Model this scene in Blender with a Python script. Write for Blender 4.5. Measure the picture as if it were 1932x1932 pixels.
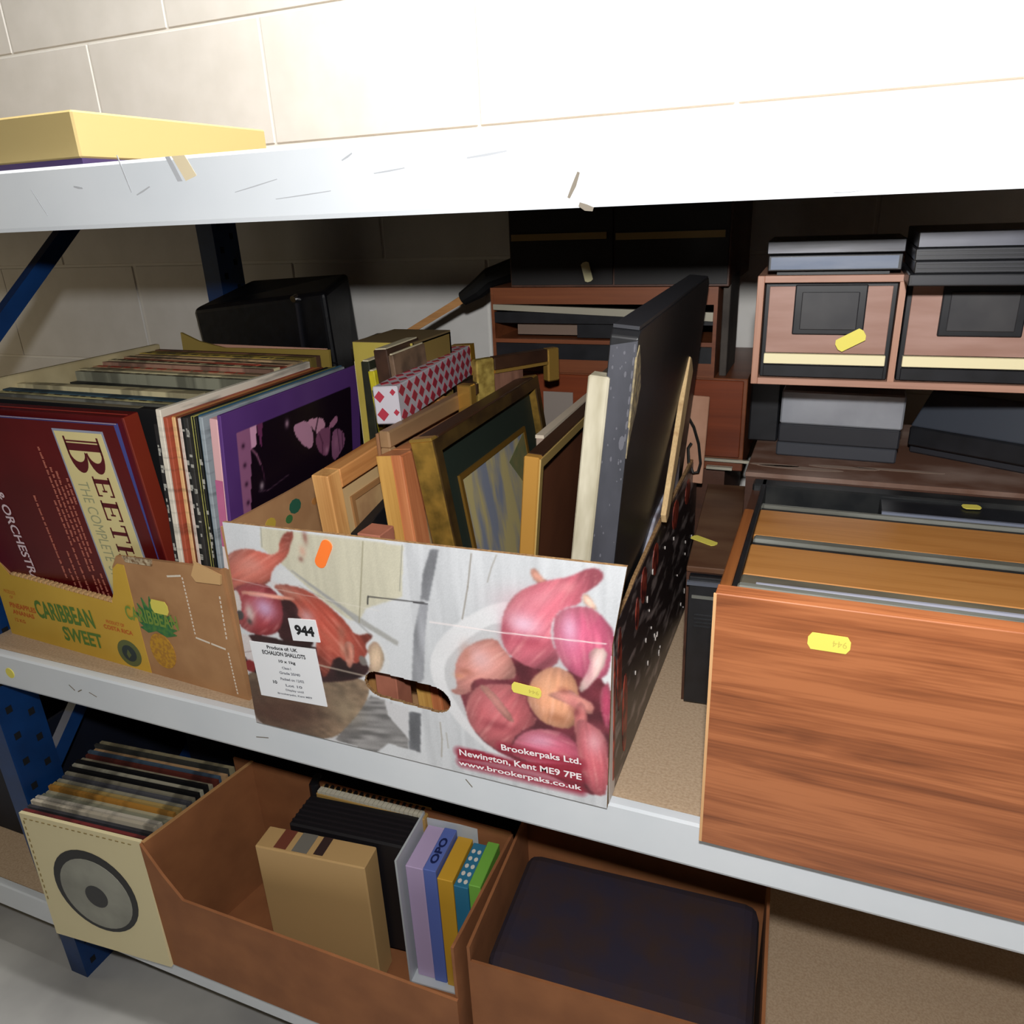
import bpy, bmesh, math, random
import numpy as np
from mathutils import Vector, Matrix, Euler
random.seed(7)
R = math.radians
for o in list(bpy.data.objects): bpy.data.objects.remove(o)
scene = bpy.context.scene
col = scene.collection
# ------------------------------------------------------------------ camera (1932 x 1932 frame)
cam_d = bpy.data.cameras.new('camera'); cam = bpy.data.objects.new('camera', cam_d); col.objects.link(cam)
yaw, pitch, roll, fpx = 0.40014, 0.37636, -0.04562, 1457.9
cy, sy, cp, sp = math.cos(yaw), math.sin(yaw), math.cos(pitch), math.sin(pitch)
fwd = Vector((-sy*cp, cy*cp, -sp)); rt = Vector((cy, sy, 0)); up = rt.cross(fwd)
rt2 = rt*math.cos(roll)+up*math.sin(roll); up2 = -rt*math.sin(roll)+up*math.cos(roll)
M = Matrix((rt2, up2, -fwd)).transposed().to_4x4(); M.translation = Vector((0, -0.62, 0.5828))
cam.matrix_world = M
cam_d.sensor_width = 36; cam_d.lens = 36*fpx/1932; cam_d.clip_start = .01; cam_d.clip_end = 50
scene.camera = cam
# ------------------------------------------------------------------ light
w = bpy.data.worlds.new('world'); scene.world = w; w.use_nodes = True
w.node_tree.nodes['Background'].inputs[0].default_value = (.9, .88, .8, 1)
w.node_tree.nodes['Background'].inputs[1].default_value = 0.006
def lamp(name, kind, loc, power, color, size=.1, size_y=None, rot=(0, 0, 0)):
    l = bpy.data.lights.new(name, kind); l.energy = power; l.color = color
    if kind == 'AREA':
        l.shape = 'RECTANGLE'; l.size = size; l.size_y = size_y or size
    else: l.shadow_soft_size = size
    o = bpy.data.objects.new(name, l); o.location = loc; o.rotation_euler = rot; col.objects.link(o); return o
lamp('camera_flash', 'POINT', (0.0, -0.63, 0.702), 38, (1, .985, .97), .017)
lamp('aisle_tube_light', 'AREA', (-.4, -1.7, 2.5), 6, (1, .82, .5), 2.4, .5, (R(-25), 0, 0))
lamp('left_wall_fill_light', 'AREA', (-4.2, -.7, .75), 14, (1, .84, .56), .9, .9, (R(90), 0, R(-72)))  # added warm fill for the left wall, no doorway known there
lamp('upper_wall_fill_light', 'AREA', (.3, .10, 1.9), 100, (1, .97, .92), 2.4, .3)  # added to whiten the wall above the rack, no known tube
scene.view_settings.view_transform = 'Standard'; scene.view_settings.look = 'None'
scene.view_settings.gamma = 1; scene.view_settings.exposure = 0; scene.view_settings.use_curve_mapping = False
scene.cycles.max_bounces = 6

# ------------------------------------------------------------------ materials
def lin(c):
    out = []
    for v in c[:3]:
        v = v/255.; out.append(v/12.92 if v <= .04045 else ((v+.055)/1.055)**2.4)
    return tuple(out)+(1,)
MATS = {}
def mat(name, c, rough=.6, metal=0., c2=None, scale=30, stretch=(1, 1, 1), bump=0., spec=.4, detail=4, ramp=(.35, .65), coat=0.):
    """solid colour, or two colours mixed by stretched noise in object space"""
    if name in MATS: return MATS[name]
    m = bpy.data.materials.new(name); m.use_nodes = True; nt = m.node_tree; b = nt.nodes['Principled BSDF']
    b.inputs['Base Color'].default_value = lin(c); b.inputs['Roughness'].default_value = rough
    b.inputs['Metallic'].default_value = metal; b.inputs['Specular IOR Level'].default_value = spec
    b.inputs['Coat Weight'].default_value = coat
    if c2 is not None or bump:
        tc = nt.nodes.new('ShaderNodeTexCoord'); mp = nt.nodes.new('ShaderNodeMapping'); mp.inputs['Scale'].default_value = stretch
        nt.links.new(tc.outputs['Object'], mp.inputs[0])
        n = nt.nodes.new('ShaderNodeTexNoise'); n.inputs['Scale'].default_value = scale; n.inputs['Detail'].default_value = detail
        nt.links.new(mp.outputs[0], n.inputs['Vector'])
        if c2 is not None:
            r = nt.nodes.new('ShaderNodeValToRGB'); r.color_ramp.elements[0].position = ramp[0]; r.color_ramp.elements[1].position = ramp[1]
            r.color_ramp.elements[0].color = lin(c); r.color_ramp.elements[1].color = lin(c2)
            nt.links.new(n.outputs['Fac'], r.inputs[0]); nt.links.new(r.outputs[0], b.inputs['Base Color'])
        if bump:
            bp = nt.nodes.new('ShaderNodeBump'); bp.inputs['Strength'].default_value = bump; bp.inputs['Distance'].default_value = .002
            nt.links.new(n.outputs['Fac'], bp.inputs['Height']); nt.links.new(bp.outputs[0], b.inputs['Normal'])
    MATS[name] = m; return m
def wood(name, dark, light, axis=0, scale=9, rough=.45, contrast=1.0, mid=None, coat=0.):
    """grain lines running along one axis, with slow figure"""
    if name in MATS: return MATS[name]
    m = bpy.data.materials.new(name); m.use_nodes = True; nt = m.node_tree; b = nt.nodes['Principled BSDF']
    tc = nt.nodes.new('ShaderNodeTexCoord'); L = nt.links.new
    def noise(sc, st, det, dist=0.):
        mp = nt.nodes.new('ShaderNodeMapping'); s = [st[1]]*3; s[axis] = st[0]; mp.inputs['Scale'].default_value = s
        n = nt.nodes.new('ShaderNodeTexNoise'); n.inputs['Scale'].default_value = sc; n.inputs['Detail'].default_value = det; n.inputs['Distortion'].default_value = dist
        L(tc.outputs['Object'], mp.inputs[0]); L(mp.outputs[0], n.inputs['Vector']); return n.outputs['Fac']
    a = noise(scale, (.22, 2.4), 4, .9); f = noise(scale*14, (.03, 1.6), 3); s = noise(scale*.35, (.35, 1.6), 2, .4)
    m1 = nt.nodes.new('ShaderNodeMath'); m1.operation = 'MULTIPLY_ADD'; m1.inputs[1].default_value = .46; L(f, m1.inputs[0]); L(a, m1.inputs[2])
    m2 = nt.nodes.new('ShaderNodeMath'); m2.operation = 'MULTIPLY_ADD'; m2.inputs[1].default_value = .34; L(s, m2.inputs[0]); L(m1.outputs[0], m2.inputs[2])
    r = nt.nodes.new('ShaderNodeValToRGB'); e = r.color_ramp.elements; c = .90; wdt = .25/contrast
    e[0].position = c-wdt; e[1].position = c+wdt; e[0].color = lin(dark); e[1].color = lin(light)
    if mid: k = e.new(c-.05); k.color = lin(mid)
    L(m2.outputs[0], r.inputs[0]); L(r.outputs[0], b.inputs['Base Color']); b.inputs['Roughness'].default_value = rough
    b.inputs['Coat Weight'].default_value = coat; b.inputs['Coat Roughness'].default_value = .35
    MATS[name] = m; return m
def vcol_mat(name, rough=.4, spec=.4):
    m = bpy.data.materials.new(name); m.use_nodes = True; nt = m.node_tree; b = nt.nodes['Principled BSDF']
    a = nt.nodes.new('ShaderNodeAttribute'); a.attribute_name = 'ink'; nt.links.new(a.outputs['Color'], b.inputs['Base Color'])
    b.inputs['Roughness'].default_value = rough; b.inputs['Specular IOR Level'].default_value = spec; return m

# ------------------------------------------------------------------ mesh helpers
class MB:
    def __init__(s): s.bm = bmesh.new()
    def box(s, x0, y0, z0, x1, y1, z1):
        v = [s.bm.verts.new(p) for p in ((x0,y0,z0),(x1,y0,z0),(x1,y1,z0),(x0,y1,z0),(x0,y0,z1),(x1,y0,z1),(x1,y1,z1),(x0,y1,z1))]
        for f in ((0,3,2,1),(4,5,6,7),(0,1,5,4),(1,2,6,5),(2,3,7,6),(3,0,4,7)): s.bm.faces.new([v[i] for i in f])
        return s
    def hexa(s, p):   # eight corners, same order as box
        v = [s.bm.verts.new(q) for q in p]
        for f in ((0,3,2,1),(4,5,6,7),(0,1,5,4),(1,2,6,5),(2,3,7,6),(3,0,4,7)): s.bm.faces.new([v[i] for i in f])
        return s
    def prism(s, poly, a, b, plane='xz'):
        """polygon in a plane, extruded between a and b on the other axis"""
        def P(u, v, w): return {'xz': (u, w, v), 'yz': (w, u, v), 'xy': (u, v, w)}[plane]
        A = [s.bm.verts.new(P(u, v, a)) for u, v in poly]; B = [s.bm.verts.new(P(u, v, b)) for u, v in poly]
        s.bm.faces.new(A); s.bm.faces.new(B[::-1]); n = len(poly)
        for i in range(n): s.bm.faces.new((A[i], B[i], B[(i+1) % n], A[(i+1) % n]))
        return s
    def tube(s, pts, r, n=10):
        rings = []; pts = [Vector(p) for p in pts]
        for i, p in enumerate(pts):
            d = (pts[min(i+1, len(pts)-1)]-pts[max(i-1, 0)]).normalized(); a = d.orthogonal().normalized()
            if i and rings: a = (prev-d*prev.dot(d)).normalized()
            prev = a; b = d.cross(a); rr = r[i] if isinstance(r, (list, tuple)) else r
            rings.append([s.bm.verts.new(p+(a*math.cos(t*2*math.pi/n)+b*math.sin(t*2*math.pi/n))*rr) for t in range(n)])
        for A, B in zip(rings, rings[1:]):
            for k in range(n): s.bm.faces.new((A[k], A[(k+1) % n], B[(k+1) % n], B[k]))
        s.bm.faces.new(rings[0][::-1]); s.bm.faces.new(rings[-1]); return s
    def build(s, name, m, parent=None, bevel=0, seg=2, loc=None, smooth=False):
        bmesh.ops.recalc_face_normals(s.bm, faces=s.bm.faces)
        if bevel: bmesh.ops.bevel(s.bm, geom=list(s.bm.edges), offset=bevel, segments=seg, affect='EDGES', profile=.5, clamp_overlap=True)
        me = bpy.data.meshes.new(name); s.bm.to_mesh(me); s.bm.free()
        if m: me.materials.append(m)
        if smooth:
            for p in me.polygons: p.use_smooth = True
        o = bpy.data.objects.new(name, me); col.objects.link(o)
        if parent: o.parent = parent
        if loc: o.location = loc
        return o
def thing(name, label, cat, loc=(0, 0, 0), ang=(0, 0, 0), group=None):
    """Empty at the thing's base; ang = yaw, lean, roll in degrees"""
    o = bpy.data.objects.new(name, None); col.objects.link(o); o.empty_display_size = .05
    o.location = loc; o.rotation_mode = 'YXZ'; o.rotation_euler = (R(ang[1]), R(ang[2]), R(ang[0]))
    o['label'] = label; o['category'] = cat
    if group: o['group'] = group
    return o
def tag(o, label, cat, group=None):
    o['label'] = label; o['category'] = cat
    if group: o['group'] = group
    return o
def bx(name, dims, m, parent=None, bevel=0, seg=1):
    return MB().box(*dims).build(name, m, parent, bevel, seg)
def text(s, name, m, parent, loc, width, height, rot=(90, 0, 0), align='LEFT', depth=.0002, bold=0., shear=0.):
    """lettering as a thin mesh, fitted to a width and height; loc = lower left of the line"""
    cu = bpy.data.curves.new(name, 'FONT'); cu.body = s; cu.size = 1; cu.extrude = .0; cu.offset = bold; cu.shear = shear; cu.resolution_u = 3
    t = bpy.data.objects.new(name, cu); col.objects.link(t); bpy.context.view_layer.update()
    me = bpy.data.meshes.new_from_object(t.evaluated_get(bpy.context.evaluated_depsgraph_get()))
    bpy.data.objects.remove(t); me.name = name
    n = len(me.vertices); co = np.empty(n*3, 'f'); me.vertices.foreach_get('co', co); co = co.reshape(-1, 3)
    mn, mx = co.min(0), co.max(0); co[:, 0] = (co[:, 0]-mn[0])*width/(mx[0]-mn[0]); co[:, 1] = (co[:, 1]-mn[1])*height/(mx[1]-mn[1])
    me.vertices.foreach_set('co', co.ravel()); me.materials.clear(); me.materials.append(m)
    o = bpy.data.objects.new(name, me); col.objects.link(o); o.parent = parent; o.location = loc; o.rotation_euler = [R(a) for a in rot]
    return o
def sticker_poly(w, h, c=.18):
    c *= h
    return [(-w/2+c, -h/2), (w/2-c, -h/2), (w/2, -h/2+c*1.6), (w/2, h/2-c*1.6), (w/2-c, h/2), (-w/2+c, h/2), (-w/2, h/2-c*1.6), (-w/2, -h/2+c*1.6)]
def sticker(parent, loc, w=.03, h=.013, rot=(0, 0, 0), m=None, label=None, name='price_sticker', txt=None, flip=True):
    """small paper sticker standing in its local xz plane, facing -y"""
    o = MB().prism(sticker_poly(w, h), 0, .0006).build(name, m or mat('yellow_sticker', (243, 232, 92), .55), parent)
    o.location = loc; o.rotation_euler = [R(a) for a in rot]
    if label: o['label'] = label
    if txt and parent.parent is None:
        k = text(txt, 'sticker_lettering', mat('sticker_ink', (196, 180, 84)), o, (w*.42, -.0002, h*.2) if flip else (w*.05, -.0002, -h*.2), w*.34, h*.38, (90, 180, 0) if flip else (90, 0, 0))
    return o

# ================================================================== SETTING
paint = mat('white_painted_block', (228, 226, 222), .6, c2=(221, 219, 214), scale=14, bump=.15, spec=.3)
mortar = mat('painted_mortar', (234, 232, 226), .7)
wall = MB().box(-3.6, .8022, -.9, 2.2, .9, 2.3).build('wall_back', mortar); wall['kind'] = 'structure'
zj = [-.857, -.632, -.407, -.182, .043, .268, .493, .718, .943, 1.168, 1.393, 1.618, 1.843, 2.068]
blk = MB().box(-.2225, 0, -.1098, .2225, .012, .1098).build('block', paint, wall, .0015, 1, loc=(-1.76, .8, zj[5]+.1125))
for i, z in enumerate(zj):
    x = -3.105 - (0 if i % 2 else .225)
    while x < 2.1:
        px = x + .45*round((-1.76-x)/.45) if False else x
        if not (i == 5 and abs(px+1.76) < .2):
            c = blk.copy(); col.objects.link(c); c.parent = wall; c.location = (px, .8, z+.1125)
        x += .45
floor = MB().box(-3.6, -2.6, -.74, 2.2, .9, -.70).build('floor', mat('painted_concrete', (176, 176, 174), .6, c2=(150, 150, 150), scale=5, bump=.2)); floor['kind'] = 'structure'

# ================================================================== RACK
white_paint = mat('white_enamel', (208, 214, 220), .32, c2=(216, 221, 226), scale=6, spec=.5, bump=.05)
blue = mat('blue_enamel', (8, 52, 104), .45, c2=(6, 44, 90), scale=20, bump=.1)
hole_m = mat('slot_shadow', (8, 10, 14), .9)
chip = mat('chipboard', (180, 154, 126), .75, c2=(198, 174, 146), scale=320, bump=.3, detail=6)
rack = thing('storage_rack', 'white beamed blue storage rack with chipboard shelves against the block wall', 'rack', (0, 0, 0))
def beam(name, z0, z1, y0=0, y1=.032, x0=-2.8, x1=1.0):
    return MB().prism([(y0+.002, z0), (y0, z0+.004), (y0, z1-.003), (y0+.002, z1), (y1-.02, z1), (y1-.02, z1-.012), (y1, z1-.012), (y1, z0)], x0, x1, 'yz').build(name, white_paint, rack)
b1 = beam('front_beam', -.058, 0); b2 = beam('front_beam', .5795, .64); b3 = beam('front_beam', -.59, -.532)
for z0, z1 in ((-.058, -.012), (.5795, .625), (-.59, -.55)): beam('rear_beam', z0, z1, .70, .728)
bx('shelf_board', (-2.8, .013, -.012, 1.0, .795, 0), chip, rack)
bx('shelf_board', (-2.8, .013, .61, 1.0, .795, .628), mat('dark_chipboard', (120, 98, 72), .8, c2=(140, 115, 86), scale=160), rack)  # board drawn out left and to the wall to block the light above
bx('shelf_board', (-2.8, .013, -.545, 1.0, .795, -.532), chip, rack)
def upright(y):
    m = MB(); m.prism([(-1.19, y), (-1.15, y), (-1.15, y+.07), (-1.19, y+.07), (-1.19, y+.066), (-1.154, y+.066), (-1.154, y+.004), (-1.19, y+.004)], -.70, .655, 'xy')
    u = m.build('upright', blue, rack)
    h = MB(); z = -.68
    while z < .6:
        h.box(-1.1502, y+.014, z, -1.1494, y+.024, z+.012); h.box(-1.1502, y+.046, z+.025, -1.1494, y+.056, z+.037); z += .05
    h = h.build('slot', hole_m, u); h['kind'] = 'stuff'
upright(.0); upright(.655)
def brace(a, b): MB().tube([(-1.17, a[0], a[1]), (-1.17, b[0], b[1])], .016, 4).build('brace', blue, rack)
brace((.05, .335), (.43, .645)); brace((.66, .30), (.06, -.28)); brace((.06, -.64), (.655, -.26))
scuff = mat('paint_scuff', (120, 112, 100), .7); scuff2 = mat('bare_patch', (214, 200, 168), .8); scuff3 = mat('grey_scratch', (172, 175, 180), .6)
def mark(pts, m, parent, y=-.0003, name='scuff_mark'):
    return MB().prism(pts, y, y+.0004).build(name, m, parent)
def bz(px, py):  # a few marks on the upper beam, in metres along it
    return px, py
mark([(-.592, .64), (-.576, .64), (-.566, .622), (-.58, .618)], scuff2, b2); mark([(-.60, .64), (-.594, .64), (-.584, .618), (-.590, .618)], scuff3, b2)
for (x, z, a, l, t) in ((-.655, .628, -75, .035, .0010), (-.635, .612, 20, .02, .001), (-.78, .607, -60, .03, .0006), (-.72, .619, -10, .012, .0014), (-.4, .628, 25, .012, .001), (-.36, .615, 5, .03, .0008), (-.27, .622, 5, .035, .0012), (-.198, .596, 65, .02, .0022),
                       (-.188, .580, -20, .012, .003), (-.13, .632, 5, .02, .001), (-.055, .628, 0, .03, .0012), (.0, .583, 2, .02, .001), (.09, .585, 0, .03, .0012), (.15, .628, -8, .03, .002), (-.5, .61, 10, .05, .0006), (-.45, .60, 4, .06, .0006)):
    ca, sa = math.cos(R(a)), math.sin(R(a)); q = [(-l/2, -t/2), (0, -t), (l/2, -t/2), (l/2, t/2), (0, t*.6), (-l/2, t/2)]
    mark([(x+u*ca-v*sa, z+u*sa+v*ca) for u, v in q], scuff3 if t < .002 else scuff, b2)
for (x, z, a, l, t) in ((-.955, -.028, -40, .012, .0008), (-.94, -.03, 30, .010, .0008), (-.915, -.031, -20, .014, .0006), (-.62, -.03, 10, .02, .0006), (-.33, -.02, -50, .012, .0006)):
    ca, sa = math.cos(R(a)), math.sin(R(a)); mark([(x+u*ca-v*sa, z+u*sa+v*ca) for u, v in [(-l/2, -t), (l/2, -t), (l/2, t), (-l/2, t)]], scuff, b1)
rs = MB().prism([(.0085*math.cos(k*math.pi/8), .0085*math.sin(k*math.pi/8)) for k in range(16)], -.0008, .0002).build('price_sticker', mat('yellow_sticker', (226, 214, 96), .55), b1, loc=(-1.083, 0, -.03)); rs['label'] = 'small round yellow sticker'

# ================================================================== PINEAPPLE BOX
kraft = mat('kraft_board', (178, 134, 92), .8, c2=(166, 122, 82), scale=25, bump=.15)
kraft_l = mat('kraft_board_light', (208, 168, 116), .8); kraft_edge = mat('kraft_edge', (160, 126, 84), .9, c2=(120, 88, 56), scale=300)
yel = mat('yellow_print', (214, 174, 66), .5, c2=(206, 164, 58), scale=8)
green_i = mat('green_ink', (88, 124, 52), .6); red_i = mat('red_ink', (196, 96, 40), .6); dkgreen = mat('leaf_ink', (38, 104, 66), .6, c2=(80, 130, 60), scale=120)
pine = mat('pineapple_ink', (172, 122, 46), .6, c2=(196, 146, 40), scale=180, ramp=(.45, .55)); emb = mat('emblem_ink', (96, 104, 62), .6); emb2 = mat('emblem_dark_ink', (44, 58, 60), .6)
pb = thing('fruit_carton', 'low yellow and kraft pineapple carton full of records at the left', 'carton', (-1.132, .051, 0), (-3.03, 0, 0))
front = [(-.003, 0), (.477, 0), (.473, .10), (.470, .187), (.425, .186), (.286, .177), (.274, .160), (.262, .118), (.254, .103), (.18, .106), (.103, .109), (.038, .110), (.024, .127), (.0, .150)]
fp = MB().prism(front, 0, .005).build('front_panel', kraft, pb)
for i in range(22):   # corrugated rim of the dip
    x = .044+i*.0098; MB().box(x, -.0012, .1085-.00002*i*14, x+.006, .0062, .1125-.00002*i*14).build('flute', kraft_l, pb)
bx('base_panel', (0, .005, .0, .472, .50, .004), kraft, pb); bx('back_panel', (0, .495, .004, .472, .50, .19), kraft, pb)
MB().prism([(.005, .004), (.495, .004), (.495, .19), (.03, .19), (.005, .15)], -.003, .002, 'yz').build('side_panel', kraft, pb)
MB().prism([(.005, .004), (.495, .004), (.495, .19), (.005, .187)], .470, .475, 'yz').build('side_panel', kraft, pb)
MB().prism([(-.003, 0), (.300, 0), (.298, .10), (.298, .166), (.285, .166), (.274, .157), (.262, .117), (.254, .1015), (.18, .104), (.103, .107), (.038, .108), (.022, .126), (-.001, .147)], -.0005, .0001).build('yellow_print', yel, pb)
MB().prism([(.434, .193), (.424, .174), (.43, .166), (.471, .169), (.474, .182)], -.004, -.001).build('torn_flap', kraft_l, pb)
MB().prism([(.30, .180), (.355, .183), (.353, .174), (.305, .172)], -.002, -.0002).build('torn_edge', mat('torn_paper', (206, 190, 160), .9, c2=(120, 90, 60), scale=200), pb)
perf = mat('perforation', (222, 212, 196), .8)
pm = MB()
def dashes(mb, a, b, n, w=.0016, f=.6, y=-.0008):
    a = Vector((a[0], a[1])); b = Vector((b[0], b[1])); d = (b-a)/n; nn = Vector((-d.y, d.x)).normalized()*w/2
    for k in range(n):
        p = a+d*k; q = p+d*f; c = [p+nn, p-nn, q-nn, q+nn]; mb.prism([(v.x, v.y) for v in c], y, y+.0006)
dashes(pm, (.376, .163), (.401, .168), 3, .0025, .95); dashes(pm, (.403, .166), (.404, .082), 16); dashes(pm, (.404, .079), (.456, .072), 2, .0022, .9); dashes(pm, (.457, .068), (.459, .004), 13); dashes(pm, (.462, .150), (.459, .086), 10)
pm = pm.build('perforation', perf, pb); pm['kind'] = 'stuff'
text('CARIBBEAN', 'lettering', green_i, pb, (.078, -.001, .044), .128, .030, (90, -3, 0), bold=.03, shear=-.1)
text('SWEET', 'lettering', green_i, pb, (.128, -.001, .016), .084, .024, (90, -2, 0), bold=.03)
text('PINEAPPLES', 'lettering', red_i, pb, (.016, -.001, .050), .060, .009, bold=.03); text('ANANAS', 'lettering', red_i, pb, (.018, -.001, .039), .05, .008, bold=.03); text('12 KG', 'lettering', red_i, pb, (.018, -.001, .026), .024, .006, bold=.02)
text('PRODUCE', 'lettering', red_i, pb, (.012, -.001, .074), .026, .006); text('OF', 'lettering', red_i, pb, (.022, -.001, .066), .008, .005)
text('PRODUCT OF', 'lettering', red_i, pb, (.232, -.001, .066), .036, .0055, bold=.02); text('COSTA RICA', 'lettering', red_i, pb, (.224, -.001, .056), .058, .007, bold=.03)
def disc(n, cx, cz, rx, rz, a0=0, a1=2*math.pi): return [(cx+rx*math.cos(a0+(a1-a0)*k/n), cz+rz*math.sin(a0+(a1-a0)*k/n)) for k in range(n)]
MB().prism(disc(28, .264, .024, .023, .021), -.0009, .0).build('emblem', emb, pb); MB().prism(disc(24, .264, .024, .014, .013), -.0012, .0).build('emblem_centre', emb2, pb)
MB().prism([(.263, .030), (.268, .022), (.262, .016), (.259, .022)], -.0015, 0).build('emblem_mark', emb, pb)
MB().prism(disc(24, .334, .043, .023, .027), -.0008, 0).build('pineapple_print', pine, pb)
lf = MB()
for a, l in ((-75, .03), (-55, .04), (-35, .045), (-18, .05), (0, .052), (15, .05), (30, .05), (48, .046), (62, .046), (78, .04), (90, .036), (-90, .03), (-5, .03), (40, .03), (-42, .03)):
    c, s = math.sin(R(a)), math.cos(R(a)); bxx, bz_ = .332, .074
    p = [(bxx-s*.007, bz_+c*.007*0), (bxx+c*l*.55-s*.006, bz_+s*l*.55+c*.006), (bxx+c*l*1.02, bz_+s*l), (bxx+c*l*.5+s*.006, bz_+s*l*.5-c*.006)]
    try: lf.prism(p, -.0012-.00002*a/90, 0)
    except Exception: pass
lf.build('leaf_print', dkgreen, pb); text('CARIBBEAN', 'lettering', mat('pale_green_ink', (120, 148, 62), .6), pb, (.279, -.0016, .082), .098, .022, (90, -1, 0), bold=.02)
sticker(pb, (.350, -.0024, .114), .031, .020, (0, 0, 0), label='yellow price sticker on the pineapple')

# ================================================================== SHALLOT CARTON (front face painted print)
PRINT=[
('base',(203,199,178),[(120,539),(476,542),(460,423),(366,380),(346,343),(314,347),(254,384),(163,456),(139,472),(112,492)]),
('cloth',(214,216,218),[(163,456),(254,384),(314,347),(359,327),(401,303),(417,230),(343,204),(262,328),(128,414)]),
('greyd',(168,168,165),[(163,456),(344,358),(439,313),(438,300),(342,342),(241,406)]),
('gray',(125,127,132),[(537,541),(556,544),(541,487),(522,423),(504,424),(514,483)]),
('gray',(150,152,158),[(504,424),(521,416),(507,344),(493,232),(481,214),(462,214),(479,339)]),
('gray',(105,107,112),[(447,135),(477,138),(465,29),(436,30)]),
('wood',(140,138,138),[(233,5),(350,156),(446,144),(434,31),(382,32),(344,-4)]),
('white',(205,205,208),[(386,150),(449,145),(437,60),(391,111)]),
('bowl',(128,108,88),[(-1,154),(99,150),(343,204),(352,170),(330,124),(284,64),(226,1),(114,-14),(-3,-5),(1,89)]),
('bowld',(92,58,42),[(1,147),(92,113),(115,74),(207,64),(178,17),(114,-12),(-3,-5),(1,89)]),
('dark',(46,24,26),[(-1,259),(134,259),(227,257),(359,250),(350,202),(229,162),(99,148),(-3,146)]),
('flap',(212,204,204),[(-6,254),(39,256),(40,169),(1,183)]),
('red',(130,32,34),[(3,183),(35,182),(28,149),(-2,150)]),
('O',(188,98,84),[(-16,393),(-14,435),(23,468),(69,484),(110,480),(139,475),(163,490),(162,505),(185,537),(212,541),(192,503),(185,484),(164,463),(133,440),(118,400),(75,397),(27,373),(0,366)]),
('dark',(50,24,26),[(134,374),(188,367),(189,316),(227,254),(132,253),(115,273)]),
('O',(166,74,60),[(122,401),(175,409),(224,401),(269,374),(313,337),(331,306),(372,322),(376,311),(351,287),(361,267),(313,225),(270,249),(239,183),(222,179),(217,255),(238,324),(180,324),(189,357),(155,374)]),
('O',(150,54,60),[(4,367),(30,387),(69,399),(111,399),(141,375),(145,340),(133,296),(111,272),(69,258),(15,265),(-1,296),(-3,336)]),
('flap',(208,200,196),[(2,366),(24,373),(27,321),(-1,296),(-3,336)]),
('knot',(70,66,66),[(-1,309),(16,319),(29,311),(21,293),(2,290)]),
('tail',(222,150,130),[(31,374),(148,376),(183,377),(181,369),(146,366),(32,361)]),
('tip',(196,130,112),[(299,290),(322,288),(325,266),(308,214),(294,227)]),
('O',(192,168,142),[(357,282),(382,306),(398,283),(398,251),(378,218),(351,213),(362,251)]),
('knot',(120,112,108),[(331,257),(350,258),(354,233),(334,232)]),
('bowlw',(222,223,226),[(687,453),(614,408),(549,352),(513,291),(511,232),(550,150),(617,89),(674,53),(768,40),(849,24),(903,28),(916,321),(916,437),(809,463)]),
('bowls',(196,197,200),[(685,410),(618,364),(552,295),(540,242),(570,174),(628,103),(682,86),(866,134),(896,415)]),
('dark',(96,38,48),[(687,329),(775,312),(840,318),(908,319),(906,33),(849,24),(768,55),(654,79),(601,120),(585,184),(574,227),(667,304)]),
('stalk',(184,134,118),[(747,528),(761,531),(772,512),(790,507),(763,499),(751,510)]),
('O',(198,102,118),[(681,396),(693,438),(719,474),(760,500),(799,515),(822,521),(868,549),(887,546),(893,529),(868,503),(847,488),(850,470),(809,454),(787,421),(786,375),(807,339),(775,309),(738,308),(697,327),(682,355)]),
('O',(194,92,122),[(791,428),(812,454),(853,467),(876,462),(904,435),(914,412),(905,352),(896,317),(861,306),(840,308),(813,323),(792,363)]),
('tail',(226,196,190),[(861,376),(902,384),(890,332),(848,269),(839,284),(864,333)]),
('tail',(216,182,162),[(850,492),(862,493),(884,457),(867,466),(853,470)]),
('O',(162,62,90),[(881,280),(906,319),(907,192),(890,212)]),
('O',(202,136,126),[(569,255),(575,293),(598,326),(633,353),(670,363),(682,342),(700,324),(711,292),(704,273),(664,264),(617,258),(602,233),(608,223),(572,204),(552,215),(574,223)]),
('O',(184,94,100),[(588,185),(608,227),(633,247),(710,263),(729,246),(731,211),(756,180),(705,142),(686,99),(655,83),(618,108),(592,141)]),
('tail',(168,118,106),[(620,244),(650,243),(706,168),(680,169),(648,210)]),
('O',(192,88,112),[(689,96),(705,134),(745,163),(791,170),(829,161),(844,110),(846,54),(769,71),(695,78)]),
('O',(214,152,118),[(743,285),(769,311),(794,323),(825,315),(839,291),(842,254),(832,216),(829,183),(797,176),(762,182),(740,206),(729,235)]),
('tail',(208,136,126),[(771,252),(821,277),(842,264),(875,251),(866,221),(836,235),(792,246)]),
('tail',(190,110,108),[(829,165),(833,241),(851,256),(860,209),(847,166)]),
('O',(188,92,102),[(832,170),(838,211),(857,208),(893,188),(903,144),(900,39),(881,26),(856,41),(843,91)]),
('redbar',(150,36,56),[(562,65),(612,72),(688,64),(847,96),(846,62),(742,60),(560,38)]),
]
def srgb2lin(a): a = a/255.; return np.where(a <= .04045, a/12.92, ((a+.055)/1.055)**2.4)
def inside(poly, X, Z):
    r = np.zeros(X.shape, bool); n = len(poly)
    for i in range(n):
        x1, y1 = poly[i]; x2, y2 = poly[(i+1) % n]
        if y1 == y2: continue
        r ^= ((y1 > Z) != (y2 > Z)) & (X < (x2-x1)*(Z-y1)/(y2-y1)+x1)
    return r
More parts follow.
